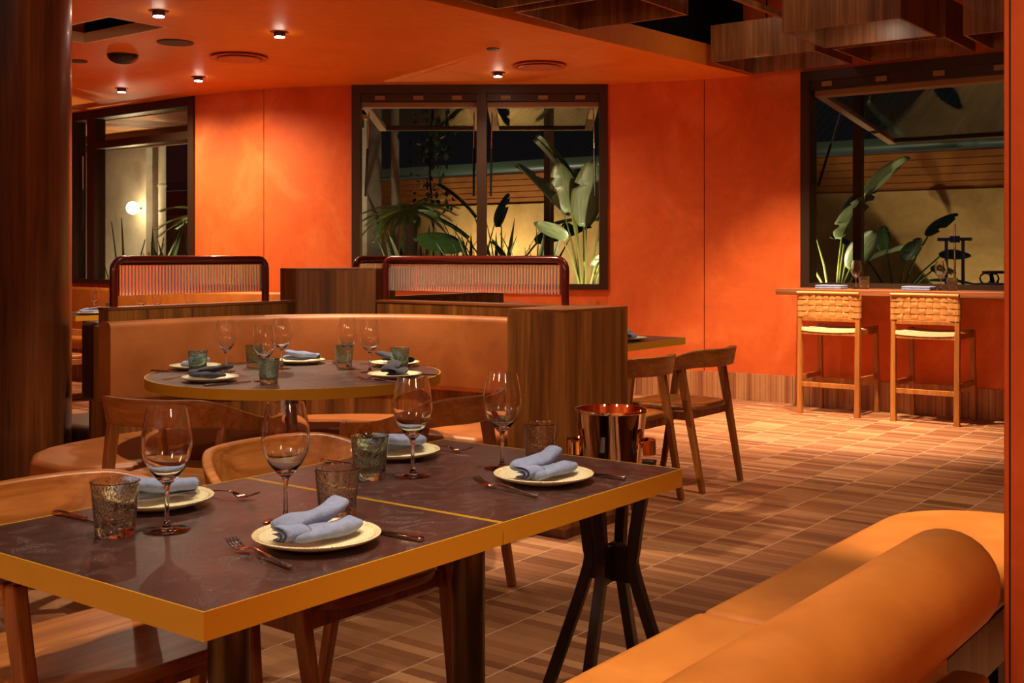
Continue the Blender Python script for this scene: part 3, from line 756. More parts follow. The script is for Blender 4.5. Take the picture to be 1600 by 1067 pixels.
for x in (.1, 1.8, 3.3): MB().box(x - 2, x - 1.92, -.15, .12, 0, .236).build('foot', M['iron'], fb)
n = 28; rings = []
for xx, f in [(-.3, 1), (2.415, 1)] + [(2.415 + .045 * math.sin(a), 1 - .0 - (1 - math.cos(a)) * .20) for a in [PI / 2 * k / 7 for k in range(1, 8)]]:
    rings.append([(xx - 2.0, (.725 - 1.0) + .106 * f * math.cos(2 * PI * k / n), .598 + .106 * f * math.sin(2 * PI * k / n)) for k in range(n)])
MB().loft(rings).build('bolster', M['leather_b'], fb, smooth='auto')
MB().box(-2.3, .36, -.30, -.222, .30, .535).build('back_pad', M['leather_b'], fb, bevel=.02, seg=4)
MB().prism(P2(rrect(-.3, 2.335, .612, .684, .025, 5)), .425, .455).build('back_rail', M['walnut_x'], fb, bevel=.006)
MB().box(-2.3, .30, -.37, -.33, 0, .425).build('rail_panel', M['walnut'], fb)

# ------------------------------------------------------------------ bar counter and stools
t = thing('bar_counter', 'walnut bar counter ledge under the open window', 'counter', (9.35, 2.6, 0))
B(-.44, -.001, -1.4, 1.44, .945, .995).build('counter_top', M['counter'], t, bevel=.006)
for y in (1.0, -.6): B(-.3, 0, y - .02, y + .02, .80, .945).build('bracket', M['walnut_dark'], t)
def make_stool():
    t = empty('bar_stool'); w = .235
    for s in (-1, 1):
        MB().bar((s * w, -.215, 0), (s * (w + .004), -.20, .935), .042, .042, .034, .036).build('leg', M['stool'], t, bevel=.004)
        MB().bar((s * w, .215, 0), (s * w, .195, .70), .040, .040, .034, .034).build('leg', M['stool'], t, bevel=.004)
        MB().bar((s * w, -.205, .66), (s * w, .195, .66), .026, .045).build('seat_rail', M['stool'], t, bevel=.003)
        MB().bar((s * w, -.21, .29), (s * w, .205, .29), .024, .040).build('foot_rail', M['stool'], t, bevel=.003)
    MB().bar((-w, -.205, .655), (w, -.205, .655), .026, .045).build('seat_rail', M['stool'], t, bevel=.003)
    MB().bar((-w, .195, .66), (w, .195, .66), .026, .045).build('seat_rail', M['stool'], t, bevel=.003)
    MB().bar((-w, -.21, .235), (w, -.21, .235), .024, .038).build('foot_rail', M['stool'], t, bevel=.003)
    MB().bar((-w, .205, .235), (w, .205, .235), .024, .045).build('foot_rail', M['stool'], t, bevel=.003)
    MB().bar((-w, -.205, .757), (w, -.205, .757), .022, .030).build('back_rail', M['stool'], t, bevel=.003)
    # corded seat: ribs front to back, slightly hollow
    n = 34; g = MB(); rings = []
    for k in range(n * 4 + 1):
        x = -w + .016 + (2 * w - .032) * k / (n * 4); sag = .012 * (1 - (x / w) ** 2)
        zt = .695 - sag + .003 * abs(math.sin(PI * k / 4))
        rings.append([(x, -.222, zt - .03), (x, -.222, zt), (x, -.1, zt - .006), (x, .1, zt - .006), (x, .21, zt), (x, .21, zt - .03)])
    g.loft(rings).build('corded_seat', M['cord'], t, smooth='auto')
    # woven back: upright and level leather straps passing over and under each other
    nx, nz = 8, 4; X0 = .215; cw = 2 * X0 / nx; zs = [.795 + .047 * k for k in range(nz)]
    def yb(x): return -.228 + .035 * (1 - (x / .25) ** 2) * 1
    for j, z in enumerate(zs):
        pts = []
        for k in range(-1, nx * 4 + 2):
            x = -X0 + cw * k / 4; x = max(-.256, min(.256, x)); ph = (x + X0) / cw
            pts.append((x, yb(x) - .004 * math.sin(PI * (ph)) * (1 if j % 2 else -1), z))
        r = [[(x, y - .0016, z - .0192), (x, y + .0016, z - .0192), (x, y + .0016, z + .0192), (x, y - .0016, z + .0192)] for x, y, z in pts]
        MB().loft(r).build('level_strap', M['strap'], t, smooth='auto')
    for i in range(nx):
        x = -X0 + cw * (i + .5); pts = []
        for k in range(17):
            z = .762 + .208 * k / 16; j = (z - zs[0]) / .047
            pts.append((x, yb(x) + .004 * math.cos(PI * j) * (1 if i % 2 else -1), z))
        r = [[(x - .0212, y - .0016, z), (x + .0212, y - .0016, z), (x + .0212, y + .0016, z), (x - .0212, y + .0016, z)] for x, y, z in pts]
        MB().loft(r).build('upright_strap', M['strap'], t, smooth='auto')
    MB().tube([(-.256 + .512 * k / 12, yb(-.256 + .512 * k / 12), .966) for k in range(13)], .013, 10).build('top_roll', M['strap'], t, smooth='auto')
    for s in (-1, 1):
        for z in zs: MB().lathe([(0, -.020), (.026, -.020), (.026, .020), (0, .020)], 12, s * .238, -.2, z).build('strap_wrap', M['strap'], t, smooth='auto')
    return t
STL = Proto(make_stool)
STL.put((9.045, 3.555, 0), -PI / 2, 'teak bar stool with woven strap back, by the window jamb', 'stool')
STL.put((9.045, 2.80, 0), -PI / 2, 'teak bar stool with woven strap back, nearer the orange wall end', 'stool')

# ------------------------------------------------------------------ ice bucket on its stand
bx, by = 2.755, 1.74
t = thing('bucket_stand', 'dark wenge bucket stand with four curved legs', 'stand', (bx, by, 0), PI / 4 - .62)
for k in range(4):
    a = PI / 2 * k; c, s = math.cos(a), math.sin(a)
    pr = [(.205, 0), (.075, .36), (.068, .45), (.092, .60), (.115, .70)]
    pr = [(q.x, q.z) for q in catmull([(r, 0, z) for r, z in pr], 5)]
    rings = []
    for r, z in pr:
        rings.append([(c * (r - .017) - s * -.014, s * (r - .017) + c * -.014, z), (c * (r + .017) - s * -.014, s * (r + .017) + c * -.014, z),
                      (c * (r + .017) - s * .014, s * (r + .017) + c * .014, z), (c * (r - .017) - s * .014, s * (r - .017) + c * .014, z)])
    MB().loft(rings).build('leg', M['wenge'], t, smooth='auto', bevel=.003)
for a, b in (((-.062, 0), (.062, 0)), ((0, -.062), (0, .062))):
    MB().bar((a[0], a[1], .405), (b[0], b[1], .405), .024, .10).build('cross_plate', M['wenge'], t, bevel=.002)
MB().lathe([(0, .600), (.078, .600), (.078, .612), (0, .612)], 28).build('tray', M['wenge'], t, smooth='auto')
t = thing('ice_bucket', 'polished copper toned ice bucket with side handles', 'bucket', (bx, by, .612), 2.13)
MB().lathe([(0, 0), (.070, 0), (.074, .004), (.0985, .213), (.1015, .216), (.1015, .222), (.098, .222), (.096, .215), (.072, .008), (0, .006)], 56).build('bowl', M['copper'], t, smooth='auto')
for s in (-1, 1):
    MB().bar((s * .088, 0, .118), (s * .112, 0, .118), .016, .016).build('handle_stem', M['copper'], t, bevel=.002)
    pts = []
    for k in range(13):
        a = -PI / 2 + PI * k / 12; pts.append((s * (.090 + .033 * math.cos(a) ** .6 if abs(math.cos(a)) > 1e-6 else .090), .034 * math.sin(a), .10))
    r = [[(x - s * .002, y, z - .028), (x + s * .002, y, z - .028), (x + s * .002, y, z + .012), (x - s * .002, y, z + .012)] for x, y, z in [(q[0], q[1], .125) for q in pts]]
    MB().loft(r).build('handle', M['copper'], t, smooth='auto')
# ------------------------------------------------------------------ tableware
def make_wine():
    o = [(.0, .0), (.0415, .0), (.0428, .0012), (.034, .0026), (.013, .0055), (.0062, .012), (.0043, .024), (.0040, .060), (.0046, .076), (.0075, .086), (.0180, .096), (.0320, .113), (.0422, .134), (.0462, .157), (.0456, .178), (.0412, .203), (.0382, .217), (.0350, .2295)]
    i = [(.0341, .2295), (.0372, .217), (.0402, .203), (.0446, .178), (.0452, .157), (.0412, .1345), (.0310, .1145), (.0165, .0995), (.0, .0945)]
    g = MB().lathe(o + i, 40)
    me = g.build('wine_glass', M['wine'], None, smooth='auto'); return me
def make_wine_bowl():
    return make_wine()
def tumbler(m):
    def f():
        o = [(0, 0), (.0335, 0), (.0355, .003), (.0375, .03), (.0435, .094), (.0445, .0985), (.0425, .0995), (.0408, .094), (.0345, .03), (.0315, .018), (.0, .015)]
        return MB().lathe(o, 36).build('tumbler', m, None, smooth='auto')
    return f
def make_plate():
    t = empty('dinner_plate')
    MB().lathe([(0, 0), (.066, 0), (.072, .003), (.104, .0125), (.1125, .0175), (.1135, .0195), (.1115, .0205), (.098, .0155), (.080, .0105), (.070, .0085), (0, .008)], 64).build('plate_body', M['plate'], t, smooth='auto')
    g = MB(); n = 90
    for k in range(n):
        a = 2 * PI * k / n; c, s = math.cos(a), math.sin(a); wv = .0012
        p0 = Vector((c * .101, s * .101, .0172)); p1 = Vector((c * .1122, s * .1122, .0206))
        g.bar(p0, p1, wv * 1.4, .0012)
    g.build('rim_ridges', M['plate'], t)
    return t
def lobe(g, L, wy, hz, pts, seed, n=26, m=18):
    rnd = random.Random(seed); ph = [rnd.uniform(0, 6) for _ in range(4)]
    P = catmull(pts, n // (len(pts) - 1)); rings = []
    for k, p in enumerate(P):
        u = k / (len(P) - 1); e = (1 - (2 * u - 1) ** 8) ** .5 if 0 < u < 1 else .02
        e = max(.25, e); ring = []
        for j in range(m):
            a = 2 * PI * j / m; ca, sa = math.cos(a), math.sin(a)
            y = abs(ca) ** .7 * (1 if ca > 0 else -1) * wy * (.92 + .08 * math.sin(5 * u + ph[0])) * (.6 + .4 * e)
            z = abs(sa) ** .8 * (1 if sa > 0 else -1) * hz * e * (1 + .20 * math.sin(7 * u + ph[1] + 2 * ca) + .16 * math.sin(13 * u + ph[2] + 3 * a))
            ring.append((p.x, p.y + y + .002 * math.sin(9 * u + ph[3]), p.z + z))
        rings.append(ring)
    g.loft(rings)
def make_napkin(seed, m):
    def f():
        g = MB()
        # lower roll and upper roll of one folded cloth, joined by turned layers at the left end
        lobe(g, .17, .029, .0115, [(-.074, -.022, .0130), (-.045, -.026, .0145), (.0, -.024, .015), (.045, -.016, .016), (.084, -.006, .018)], seed)
        lobe(g, .17, .030, .0125, [(-.076, .012, .027), (-.045, .012, .030), (.0, .014, .033), (.042, .022, .040), (.080, .032, .050)], seed + 3)
        for q, (r0, dz) in enumerate(((.0215, .0215), (.0150, .020), (.0085, .018))):
            pts = []
            for k in range(15):
                a = PI * .15 + 2 * PI * .78 * k / 14
                pts.append((-.086 - .003 * q + .002 * math.sin(3 * a), -.010 + r0 * 1.5 * math.cos(a), dz + r0 * .62 * math.sin(a)))
            rings = []
            for i, p in enumerate(pts):
                rings.append([(p[0] - .006, p[1], p[2]), (p[0] + .05, p[1] + .001, p[2]), (p[0] + .05, p[1] * .97, p[2] - .0022), (p[0] - .006, p[1] * .94, p[2] - .0022)])
            g.loft(rings)
        o = g.build('napkin', m, None, smooth=True, sub=1); return o
    return f
def make_fork():
    g = MB(); prof = [(-.098, .0052, .0030), (-.090, .0058, .0032), (-.05, .0042, .0050), (-.01, .0030, .0100), (.02, .0026, .0125), (.034, .0034, .0105), (.042, .0085, .0075), (.052, .0115, .0052), (.060, .0120, .0048)]
    rings = [[(x, -w, z), (x, w, z), (x, w * .9, z + .0022), (x, -w * .9, z + .0022)] for x, w, z in prof]; g.loft(rings)
    for k in range(4):
        y = -.0096 + .0064 * k
        g.loft([[(x, y - w, z), (x, y + w, z), (x, y + w, z + .002), (x, y - w, z + .002)] for x, w, z in ((.057, .0023, .0049), (.075, .0020, .0062), (.090, .0016, .0110), (.100, .0009, .0165))])
    return g.build('fork', M['cutlery'], None, smooth='auto')
def make_knife():
    t = empty('table_knife')
    MB().loft([[(x, -w, .001), (x, w, .001), (x, w, .001 + h), (x, -w, .001 + h)] for x, w, h in ((-.105, .0062, .006), (-.100, .0072, .0075), (-.06, .0062, .0075), (-.012, .0050, .0065), (-.004, .0055, .006))]).build('handle', M['cutlery'], t, smooth='auto', bevel=.0015)
    MB().loft([[(x, -w, .0025), (x, w2, .003), (x, w2, .0042), (x, -w, .0048)] for x, w, w2 in ((-.005, .0050, .0050), (.03, .0080, .0060), (.08, .0088, .0060), (.105, .0060, .0055), (.112, .001, .004))]).build('blade', M['cutlery'], t, smooth='auto')
    return t
WG = Proto(make_wine); TS = Proto(tumbler(M['tumbler_s'])); TT = Proto(tumbler(M['tumbler_t'])); TG = Proto(tumbler(M['tumbler_g']))
PL = Proto(make_plate); FK = Proto(make_fork); KN = Proto(make_knife)
NP = Proto(make_napkin(5, M['linen'])); NP2 = Proto(make_napkin(11, M['linen'])); ND = Proto(make_napkin(21, M['linen_shaded']))
Z = .7502
ZP = Z + .0115
def setting(x, y, rz, lab, npk, np_rz=0.0, fork=(-.16, -.02, .0), knife=(.15, -.02, .0), g_np='napkins on the dining tables'):
    """plate at (x, y); rz turns the diner's forward (+y local) ; fork left, knife right"""
    PL.put((x, y, Z), rz, 'speckled cream plate ' + lab, 'plate')
    npk.put((x, y, ZP), rz + np_rz, 'folded napkin on the plate ' + lab, 'napkin')
    c, s = math.cos(rz), math.sin(rz)
    for pr, nm, cat, q in ((FK, 'fork beside the plate ', 'fork', fork), (KN, 'knife beside the plate ', 'knife', knife)):
        if q is None: continue
        pr.put((x + c * q[0] - s * q[1], y + s * q[0] + c * q[1], Z), rz + PI / 2 + q[2], nm + lab, cat)
# front settings face +Y (rz 0), back settings face -Y (rz pi)
setting(1.433, 1.520, 0, 'at the bench side of the corner table', NP, -.15, (-.127, .004, -.18), (.118, -.035, .05))
setting(2.140, 1.532, 0, 'at the bench side of the ice bucket table', NP2, -.12, (-.140, .000, -.18), (.118, -.035, .05))
setting(1.454, 2.012, PI, 'before the oak chair of the corner table', NP2, -.2, (-.140, .030, .12), (.165, .010, .05))
setting(2.175, 2.020, PI, 'before the oak chair of the ice bucket table', NP, -.2, (-.135, .030, .12), (.16, .010, .05))
RC = Vector((3.464, 3.807))
for x, y, npk, lb in ((3.31, 4.30, NP, 'beside the teal tumbler at the booth end'), (3.03, 3.84, ND, 'with shade-toned cloth at the column side'),
                      (3.79, 4.13, NP2, 'at the middle of the booth'), (3.97, 3.69, ND, 'with shade-toned cloth beside the leather backrest'), (3.58, 3.33, ND, 'with shade-toned cloth before the end block chair')):
    d = RC - Vector((x, y)); setting(x, y, math.atan2(d.y, d.x) - PI / 2, lb, npk, .15)
for x, y, lb in ((1.333, 1.815, 'wine glass in front of the brown tumbler on the corner table'), (1.512, 1.690, 'wine glass between two plates on the corner table'), (2.007, 1.810, 'wine glass beside the dark green tumbler'), (2.212, 1.706, 'wine glass beside the tumbler next to the ice bucket'),
                 (3.32, 4.10, 'wine glass behind a teal tumbler, near the column side of the round table'), (3.16, 3.66, 'wine glass by the round table rim facing the aisle'), (3.556, 4.00, 'wine glass near the centre of the round table'),
                 (3.733, 3.76, 'wine glass in front of a tall looking tumbler, booth side of round table'), (3.69, 3.58, 'wine glass beside the shade-toned napkins on the round table')):
    WG.put((x, y, Z), random.random(), lb, 'wine glass')
TS.put((1.255, 1.862, Z), .3, 'smoky brown bubbled tumbler standing alone at the corner table', 'tumbler')
TS.put((1.594, 1.634, Z), 1.2, 'smoky brown bubbled tumbler behind the folded napkin on the corner table', 'tumbler')
TS.put((2.323, 1.672, Z), 2.2, 'smoky bubbled tumbler next to the ice bucket', 'tumbler')
TG.put((1.923, 1.866, Z), .7, 'dark green bubbled tumbler in front of the chair side plate', 'tumbler')
for x, y, lb in ((3.20, 4.14, 'teal tumbler by the plate at the column side'), (3.119, 3.586, 'teal tumbler at the brass rim of the round table'), (3.56, 4.19, 'teal tumbler hidden behind wine glasses'), (3.80, 3.85, 'teal tumbler behind a wine glass before the backrest'), (3.85, 3.55, 'teal tumbler in front of a shade-toned napkin')):
    TT.put((x, y, Z), x * 7, lb, 'tumbler')
# aisle tables, far tables
for x, y, rz, lb in ((6.02, 3.68, 0, 'on the far aisle table'), (5.32, 3.68, 0, 'on the aisle table behind the end block'), (5.85, 9.05, -PI / 2, 'on the far table by the column'), (5.85, 8.0, -PI / 2, 'on the far table behind the ribbed screen')):
    PL.put((x, y, Z), rz, 'cream plate ' + lb, 'plate'); NP.put((x, y, ZP), rz + .3, 'blue grey napkin ' + lb, 'napkin')
    FK.put((x - .14 * math.cos(rz), y - .14 * math.sin(rz), Z), rz + PI / 2, 'fork ' + lb + ' beside its napkin', 'fork')
for k, (x, y, lb) in enumerate(((5.98, 3.88, 'on the far aisle table toward the end block'), (6.22, 4.05, 'on the far aisle table toward the bench'), (5.42, 3.86, 'on the aisle table behind the end block'), (6.06, 9.02, 'on the far table by the column, column side'), (6.03, 9.26, 'on the far table by the column, window side'),
                        (6.0, 8.30, 'on the far table behind the ribbed screen, column side'), (6.12, 8.02, 'on the far table behind the ribbed screen, centre'), (5.90, 8.38, 'on the far table behind the ribbed screen, by the edge'))):
    WG.put((x, y, Z), k, 'small wine glass ' + lb, 'wine glass')
TS.put((5.86, 3.64, Z), 0, 'smoky tumbler on the far aisle table', 'tumbler')
TT.put((6.1, 9.12, Z), 0, 'teal tumbler on the far table by the column', 'tumbler')
# bar counter
ZC = .9955
def make_stack():
    t = empty('napkin_stack')
    for k in range(2):
        B(-.11, .11, -.075, .075, .016 * k, .016 * k + .015).build('napkin_fold', M['linen'], t, bevel=.006, seg=3)
    return t
NS = Proto(make_stack)
NS.put((9.06, 3.62, ZC), -PI / 2, 'flat folded blue napkin on the bar, by the window jamb', 'napkin')
NS.put((9.06, 2.92, ZC), -PI / 2, 'flat folded blue napkin on the bar, before the second stool', 'napkin')
WG.put((9.12, 3.44, ZC), 0, 'wine glass on the bar counter by the first napkin', 'wine glass'); WG.put((9.12, 2.77, ZC), 0, 'wine glass on the bar counter before the blue stand', 'wine glass')
TS.put((9.10, 3.365, ZC), 0, 'smoky tumbler on the bar near the window jamb', 'tumbler'); TS.put((9.10, 2.68, ZC), 0, 'smoky tumbler on the bar before the blue stand', 'tumbler')
# ------------------------------------------------------------------ courtyard
o = struct(B(9.51, 19, -3, 20, -.2, -.02).build('courtyard_ground', M['paving']))
o = struct(B(7.6, 9.51, 6.0, 20, -.2, -.02).build('courtyard_ground', M['paving']))
gw = thing('garden_wall', 'rendered courtyard wall with brick band under a green gutter', 'wall', (12.7, 6, 0))
B(0, .2, -8, 14, 0, 1.97).build('render_face', M['gwall'], gw)
B(.03, .2, -8, 14, 1.97, 2.40).build('brick_band', M['gband'], gw)
for k in range(5): B(.022, .03, -8, 14, 1.985 + .082 * k, 2.055 + .082 * k).build('brick_course', M['gband'], gw)
o = MB().loft([[(12.55 + .07 * math.cos(a) - .0, y, 2.47 + .07 * math.sin(a)) for a in [PI + PI * k / 8 for k in range(9)]] + [(12.66, y, 2.54), (12.48, y, 2.54)] for y in (-2, 20)]).build('gutter', M['gutter'], None, smooth='auto')
tag(o, 'green half round gutter along the dark roof', 'gutter')
rings = []
nr = 1100
for k in range(nr + 1):
    y = -2 + 22 * k / nr; h = .012 * math.sin(2 * PI * y / .11)
    rings.append([(12.50, y, 2.525 + h), (17.2, y, 5.0 + h), (17.2, y, 4.97 + h), (12.50, y, 2.50 + h)])
o = MB().loft(rings).build('corrugated_roof', M['roof'], None, smooth='auto'); tag(o, 'dark corrugated roof behind the courtyard wall', 'roof')
def pl_box(name, box, m, label, cat):
    x0, x1, y0, y1, z0, z1 = box; o = B(x0, x1, y0, y1, z0, z1).build(name, m); return tag(o, label, cat)
pl_box('planting_bed', (9.9, 12.69, 5.2, 9.45, -.02, .70), M['soil'], 'raised soil bed along the courtyard wall behind the double window', 'planter')
pl_box('planting_bed', (10.80, 12.69, 3.75, 5.1, -.02, .70), M['soil'], 'raised soil bed with paddle plant outside the bar window', 'planter')
pl_box('planting_bed', (10.45, 12.69, 9.47, 12.3, -.02, .70), M['soil'], 'raised soil bed beyond the concrete column', 'planter')
pl_box('concrete_column', (10.0, 10.25, 9.75, 10.1, 0, 3.3), M['wwall'], 'pale concrete column outside the double window', 'column')
pl_box('concrete_wall', (9.5, 9.8, 13.39, 16.5, 0, 3.3), M['wwall'], 'pale concrete wall outside the fixed left window', 'wall')
for x, y, lb in ((10.35, 9.62, 'pale downpipe beside the concrete column'), (9.62, 13.2, 'pale downpipe at the end of the concrete wall')):
    t = thing('downpipe', lb, 'pipe', (x, y, 0))
    MB().tube([(0, 0, 0), (0, 0, 3.2)], .05, 14).build('pipe', M['wwall'], t, smooth='auto')
    for z in (.9, 2.2): MB().lathe([(.05, -.02), (.057, -.02), (.057, .02), (.05, .02)], 16, 0, 0, z).build('bracket', M['wwall'], t)
for x, y, lb in ((10.75, 4.03, 'brown steel post outside the bar window'), (10.62, 7.53, 'brown steel post behind the paddle leaves')):
    pl_box('steel_post', (x - .04, x + .04, y - .04, y + .04, -.02, 3.4), M['post'], lb, 'post')
sf = thing('slatted_soffit', 'cedar slatted soffit outside the top of the fixed left window', 'soffit', (7.75, 9.2, 2.80))
B(0, 1.72, 0, 6.5, .05, .10).build('backing', M['black'], sf)
sl = B(0, 1.72, 0, .075, 0, .05).mesh('slat'); sl.materials.append(M['slat'])
for k in range(68):
    s_ = bpy.data.objects.new('slat', sl); C.objects.link(s_); s_.parent = sf; s_.location = (0, .095 * k, 0)
MB().bar((.9, 0, -.05), (.9, 6.5, -.05), .08, .1).build('beam', M['post'], sf); MB().bar((1.6, 0, -.05), (1.6, 6.5, -.05), .08, .1).build('beam', M['post'], sf)
t = thing('added_globe', 'glowing globe on the outside wall, standing in for a reflection in the left window', 'lamp', (9.35, 13.47, 1.905))  # added globe in place of an indoor lamp's reflection in the pane
MB().lathe([(.085 * math.sin(a), -.085 * math.cos(a)) for a in [PI * k / 16 for k in range(17)]], 24).build('globe', M['globe'], t, smooth=True)
MB().tube([(.08, .02, 0), (.16, .02, 0)], .012, 8).build('bracket', M['fixture_black'], t)
point('globe_light', (9.2, 13.3, 1.9), 8, (1, .75, .45), .085, t)

# paddle-leaf plants
def leaf_mesh(L=.62, Wd=.17, splits=3, seed=1):
    rnd = random.Random(seed); g = MB(); n = 18; rows = []
    for k in range(n + 1):
        u = k / n; w = Wd * math.sin(PI * min(1, u * .93 + .05)) ** .6 * (1 - .25 * u) * (1 if u < .98 else .3)
        tear = 1 - (.5 if rnd.random() < .22 * splits / 3 and .25 < u < .9 else 0)
        x = u * L; z = -.22 * L * u * u
        rows.append([(x + .05 * w, -w * tear, z + .05 - .10 * abs(w)), (x, -w * .5 * tear, z + .045), (x, 0, z), (x, w * .5, z + .045), (x + .05 * w, w, z + .05 - .10 * abs(w))])
    g.loft(rows, closed=False, caps=False)
    me = g.mesh('leaf')
    for p in me.polygons: p.use_smooth = True
    return me
LM = []
for sd in range(4):
    for m_ in ('leaf', 'leaf_d'):
        me = leaf_mesh(.66 + .06 * sd, .17 + .015 * sd, 3, sd); me.materials.append(M[m_]); LM.append((m_, me))
def paddle_plant(loc, label, leaves, dark=False, seed=0, stalkmat='stalk'):
    """leaves: (azimuth, lean, stalk height, scale)"""
    rnd = random.Random(seed); t = thing('paddle_leaf_plant', label, 'plant', loc)
    for k, (az, lean, h, sc) in enumerate(leaves):
        c, s = math.cos(az), math.sin(az)
        pts = [(c * lean * h * u ** 1.8 + .05 * c, s * lean * h * u ** 1.8 + .05 * s, h * u) for u in (0, .25, .5, .75, 1)]
        MB().tube(pts, [.016, .014, .012, .010, .008], 7).build('stalk', M[stalkmat], t, smooth='auto')
        ms = [m for nm, m in LM if nm == ('leaf_d' if dark else 'leaf')]
        lf = bpy.data.objects.new('leaf', ms[k % len(ms)]); C.objects.link(lf); lf.parent = t; lf.location = pts[-1]
        lf.rotation_euler = (rnd.uniform(-.9, .9), -(1.25 - lean * 1.3) + rnd.uniform(-.2, .2), az); lf.scale = (sc, sc, sc)
        so = lf.modifiers.new('solid', 'SOLIDIFY'); so.thickness = .003
    return t
A = YAW   # azimuth that points away from the camera
tw = A + PI  # toward the camera
rt = A - PI / 2; lt = A + PI / 2
paddle_plant((9.98, 6.62, .70), 'tall uplit paddle leaf plant behind the right half of the double window',
             [(lt + .5, .10, 1.20, 1.0), (lt - .2, .16, .95, 1.05), (tw, .16, .85, .95), (rt + .3, .30, .80, .8), (rt - .2, .42, .75, .85), (tw - .6, .22, 1.0, .85), (rt - .6, .62, .42, .6), (rt + .1, .75, .30, .6), (lt + .9, .45, .7, .8), (lt, .06, 1.35, .8), (A, .25, 1.0, .8), (rt, .12, .9, .6), (rt + .5, .2, 1.05, .55), (rt - .3, .30, .55, .6), (tw + .4, .35, .45, .6)], seed=3)
paddle_plant((10.55, 8.15, .70), 'dark paddle leaf plant left of the uplit plant',
             [(lt, .45, .75, .9), (rt, .5, .7, .9), (tw, .6, .5, .8), (lt + .6, .8, .6, .8), (rt - .5, .7, .9, .8), (A, .3, .9, .8), (lt - .5, .3, 1.0, .8)], True, 9, 'leaf_d')
paddle_plant((11.15, 4.42, .70), 'paddle leaf plant outside the bar window by the jamb',
             [(rt, .22, 1.15, .85), (rt + .6, .16, .9, .8), (lt, .22, .95, .8), (tw, .25, .72, .7), (lt - .3, .45, .6, .7), (rt - .2, .5, .5, .75), (tw + .5, .35, .42, .7)], seed=14)
paddle_plant((11.55, 3.95, .70), 'low dark leafy plant behind the bar wine glass',
             [(rt, .7, .55, .5), (rt + .4, 1.0, .4, .5), (rt - .4, .9, .3, .55), (tw, .5, .5, .5), (lt, .5, .6, .5), (rt, 1.2, .25, .5), (A, .4, .6, .5), (rt + .2, .4, .75, .5)], True, 23, 'leaf_d')
# tree ferns
def frond_mesh():
    g = MB(); n = 44; L = .85
    for k in range(n):
        u = k / (n - 1); x = L * u; z = .30 * u - .55 * u * u; w = .16 * math.sin(PI * min(1, u * .9 + .08)) ** .8
        for s in (-1, 1):
            g.add([(x, 0, z), (x + .008, 0, z), (x + .05 * u + .03, s * w, z - .06 * w / .16), (x + .012, s * w * .5, z - .012)], [(0, 1, 2, 3)])
    g.tube([(L * u, 0, .30 * u - .55 * u * u) for u in [k / 8 for k in range(9)]], .005, 5)
    me = g.mesh('frond'); me.materials.append(M['fern']); return me
FM = frond_mesh()
def tree_fern(loc, h, label, seed, sc=1.0):
    rnd = random.Random(seed); t = thing('tree_fern', label, 'fern', loc)
    MB().tube([(.01 * math.sin(k), .01 * math.cos(k * 2), h * k / 10) for k in range(11)], [.075 + .006 * (k % 2) for k in range(11)], 12).build('trunk', M['trunk'], t, smooth='auto')
    for k in range(22):
        f = bpy.data.objects.new('frond', FM); C.objects.link(f); f.parent = t; f.location = (0, 0, h - .02)
        f.rotation_euler = (0, rnd.uniform(-.5, .3), 2 * PI * k / 22 + rnd.uniform(-.15, .15)); q = sc * rnd.uniform(.75, 1.1); f.scale = (q, q, q)
tree_fern((9.62, 8.72, -.02), 1.80, 'tree fern behind the left half of the double window', 4, .72)
tree_fern((9.1, 11.4, -.02), 1.75, 'tree fern seen through the fixed left window', 8, .8)
# sword-leaved tufts
def blade_mesh():
    g = MB(); rows = []
    for k in range(9):
        u = k / 8; w = .034 * (1 - u ** 3) + .0005
        rows.append([(-w, .08 * u * u, u * .8), (0, .08 * u * u - .006, u * .8), (w, .08 * u * u, u * .8)])
    g.loft(rows, closed=False, caps=False); me = g.mesh('blade'); return me
BM = {}
for nm in ('leaf_d', 'fern'): 
    BM[nm] = blade_mesh(); BM[nm].materials.append(M[nm])
tuf = [(10.0, 8.95, 0.70, 'sword leaved tuft beside the tree fern trunk'), (10.05, 8.5, .70, 'sword leaved tuft right of the tree fern'), (10.0, 8.1, .70, 'sword leaved tuft before the dark paddle plant'), (10.02, 7.78, .70, 'sword leaved tuft by the window mullion'),
       (10.0, 7.3, .70, 'sword leaved tuft between the mullion and the uplit plant'), (10.1, 9.28, .70, 'sword leaved tuft before the concrete column'), (8.3, 12.15, -.02, 'tall sword leaves close outside the fixed left window'), (8.6, 11.9, -.02, 'sword leaves outside the fixed left window, by the fern'), (8.5, 11.1, -.02, 'sword leaves beneath the tree fern at the left window')]
for i, (x, y, z, lb) in enumerate(tuf):
    rnd = random.Random(40 + i); t = thing('sword_leaf_tuft', lb, 'plant', (x, y, z)); big = 1.9 if z < 0 else 1.12
    for k in range(14):
        b = bpy.data.objects.new('blade', BM['fern' if i % 3 == 0 else 'leaf_d']); C.objects.link(b); b.parent = t
        b.location = (rnd.uniform(-.08, .08), rnd.uniform(-.08, .08), 0); b.rotation_euler = (rnd.uniform(-.5, .15), 0, rnd.uniform(0, 6.28)); q = big * rnd.uniform(.65, 1.15); b.scale = (q * .8, q, q)
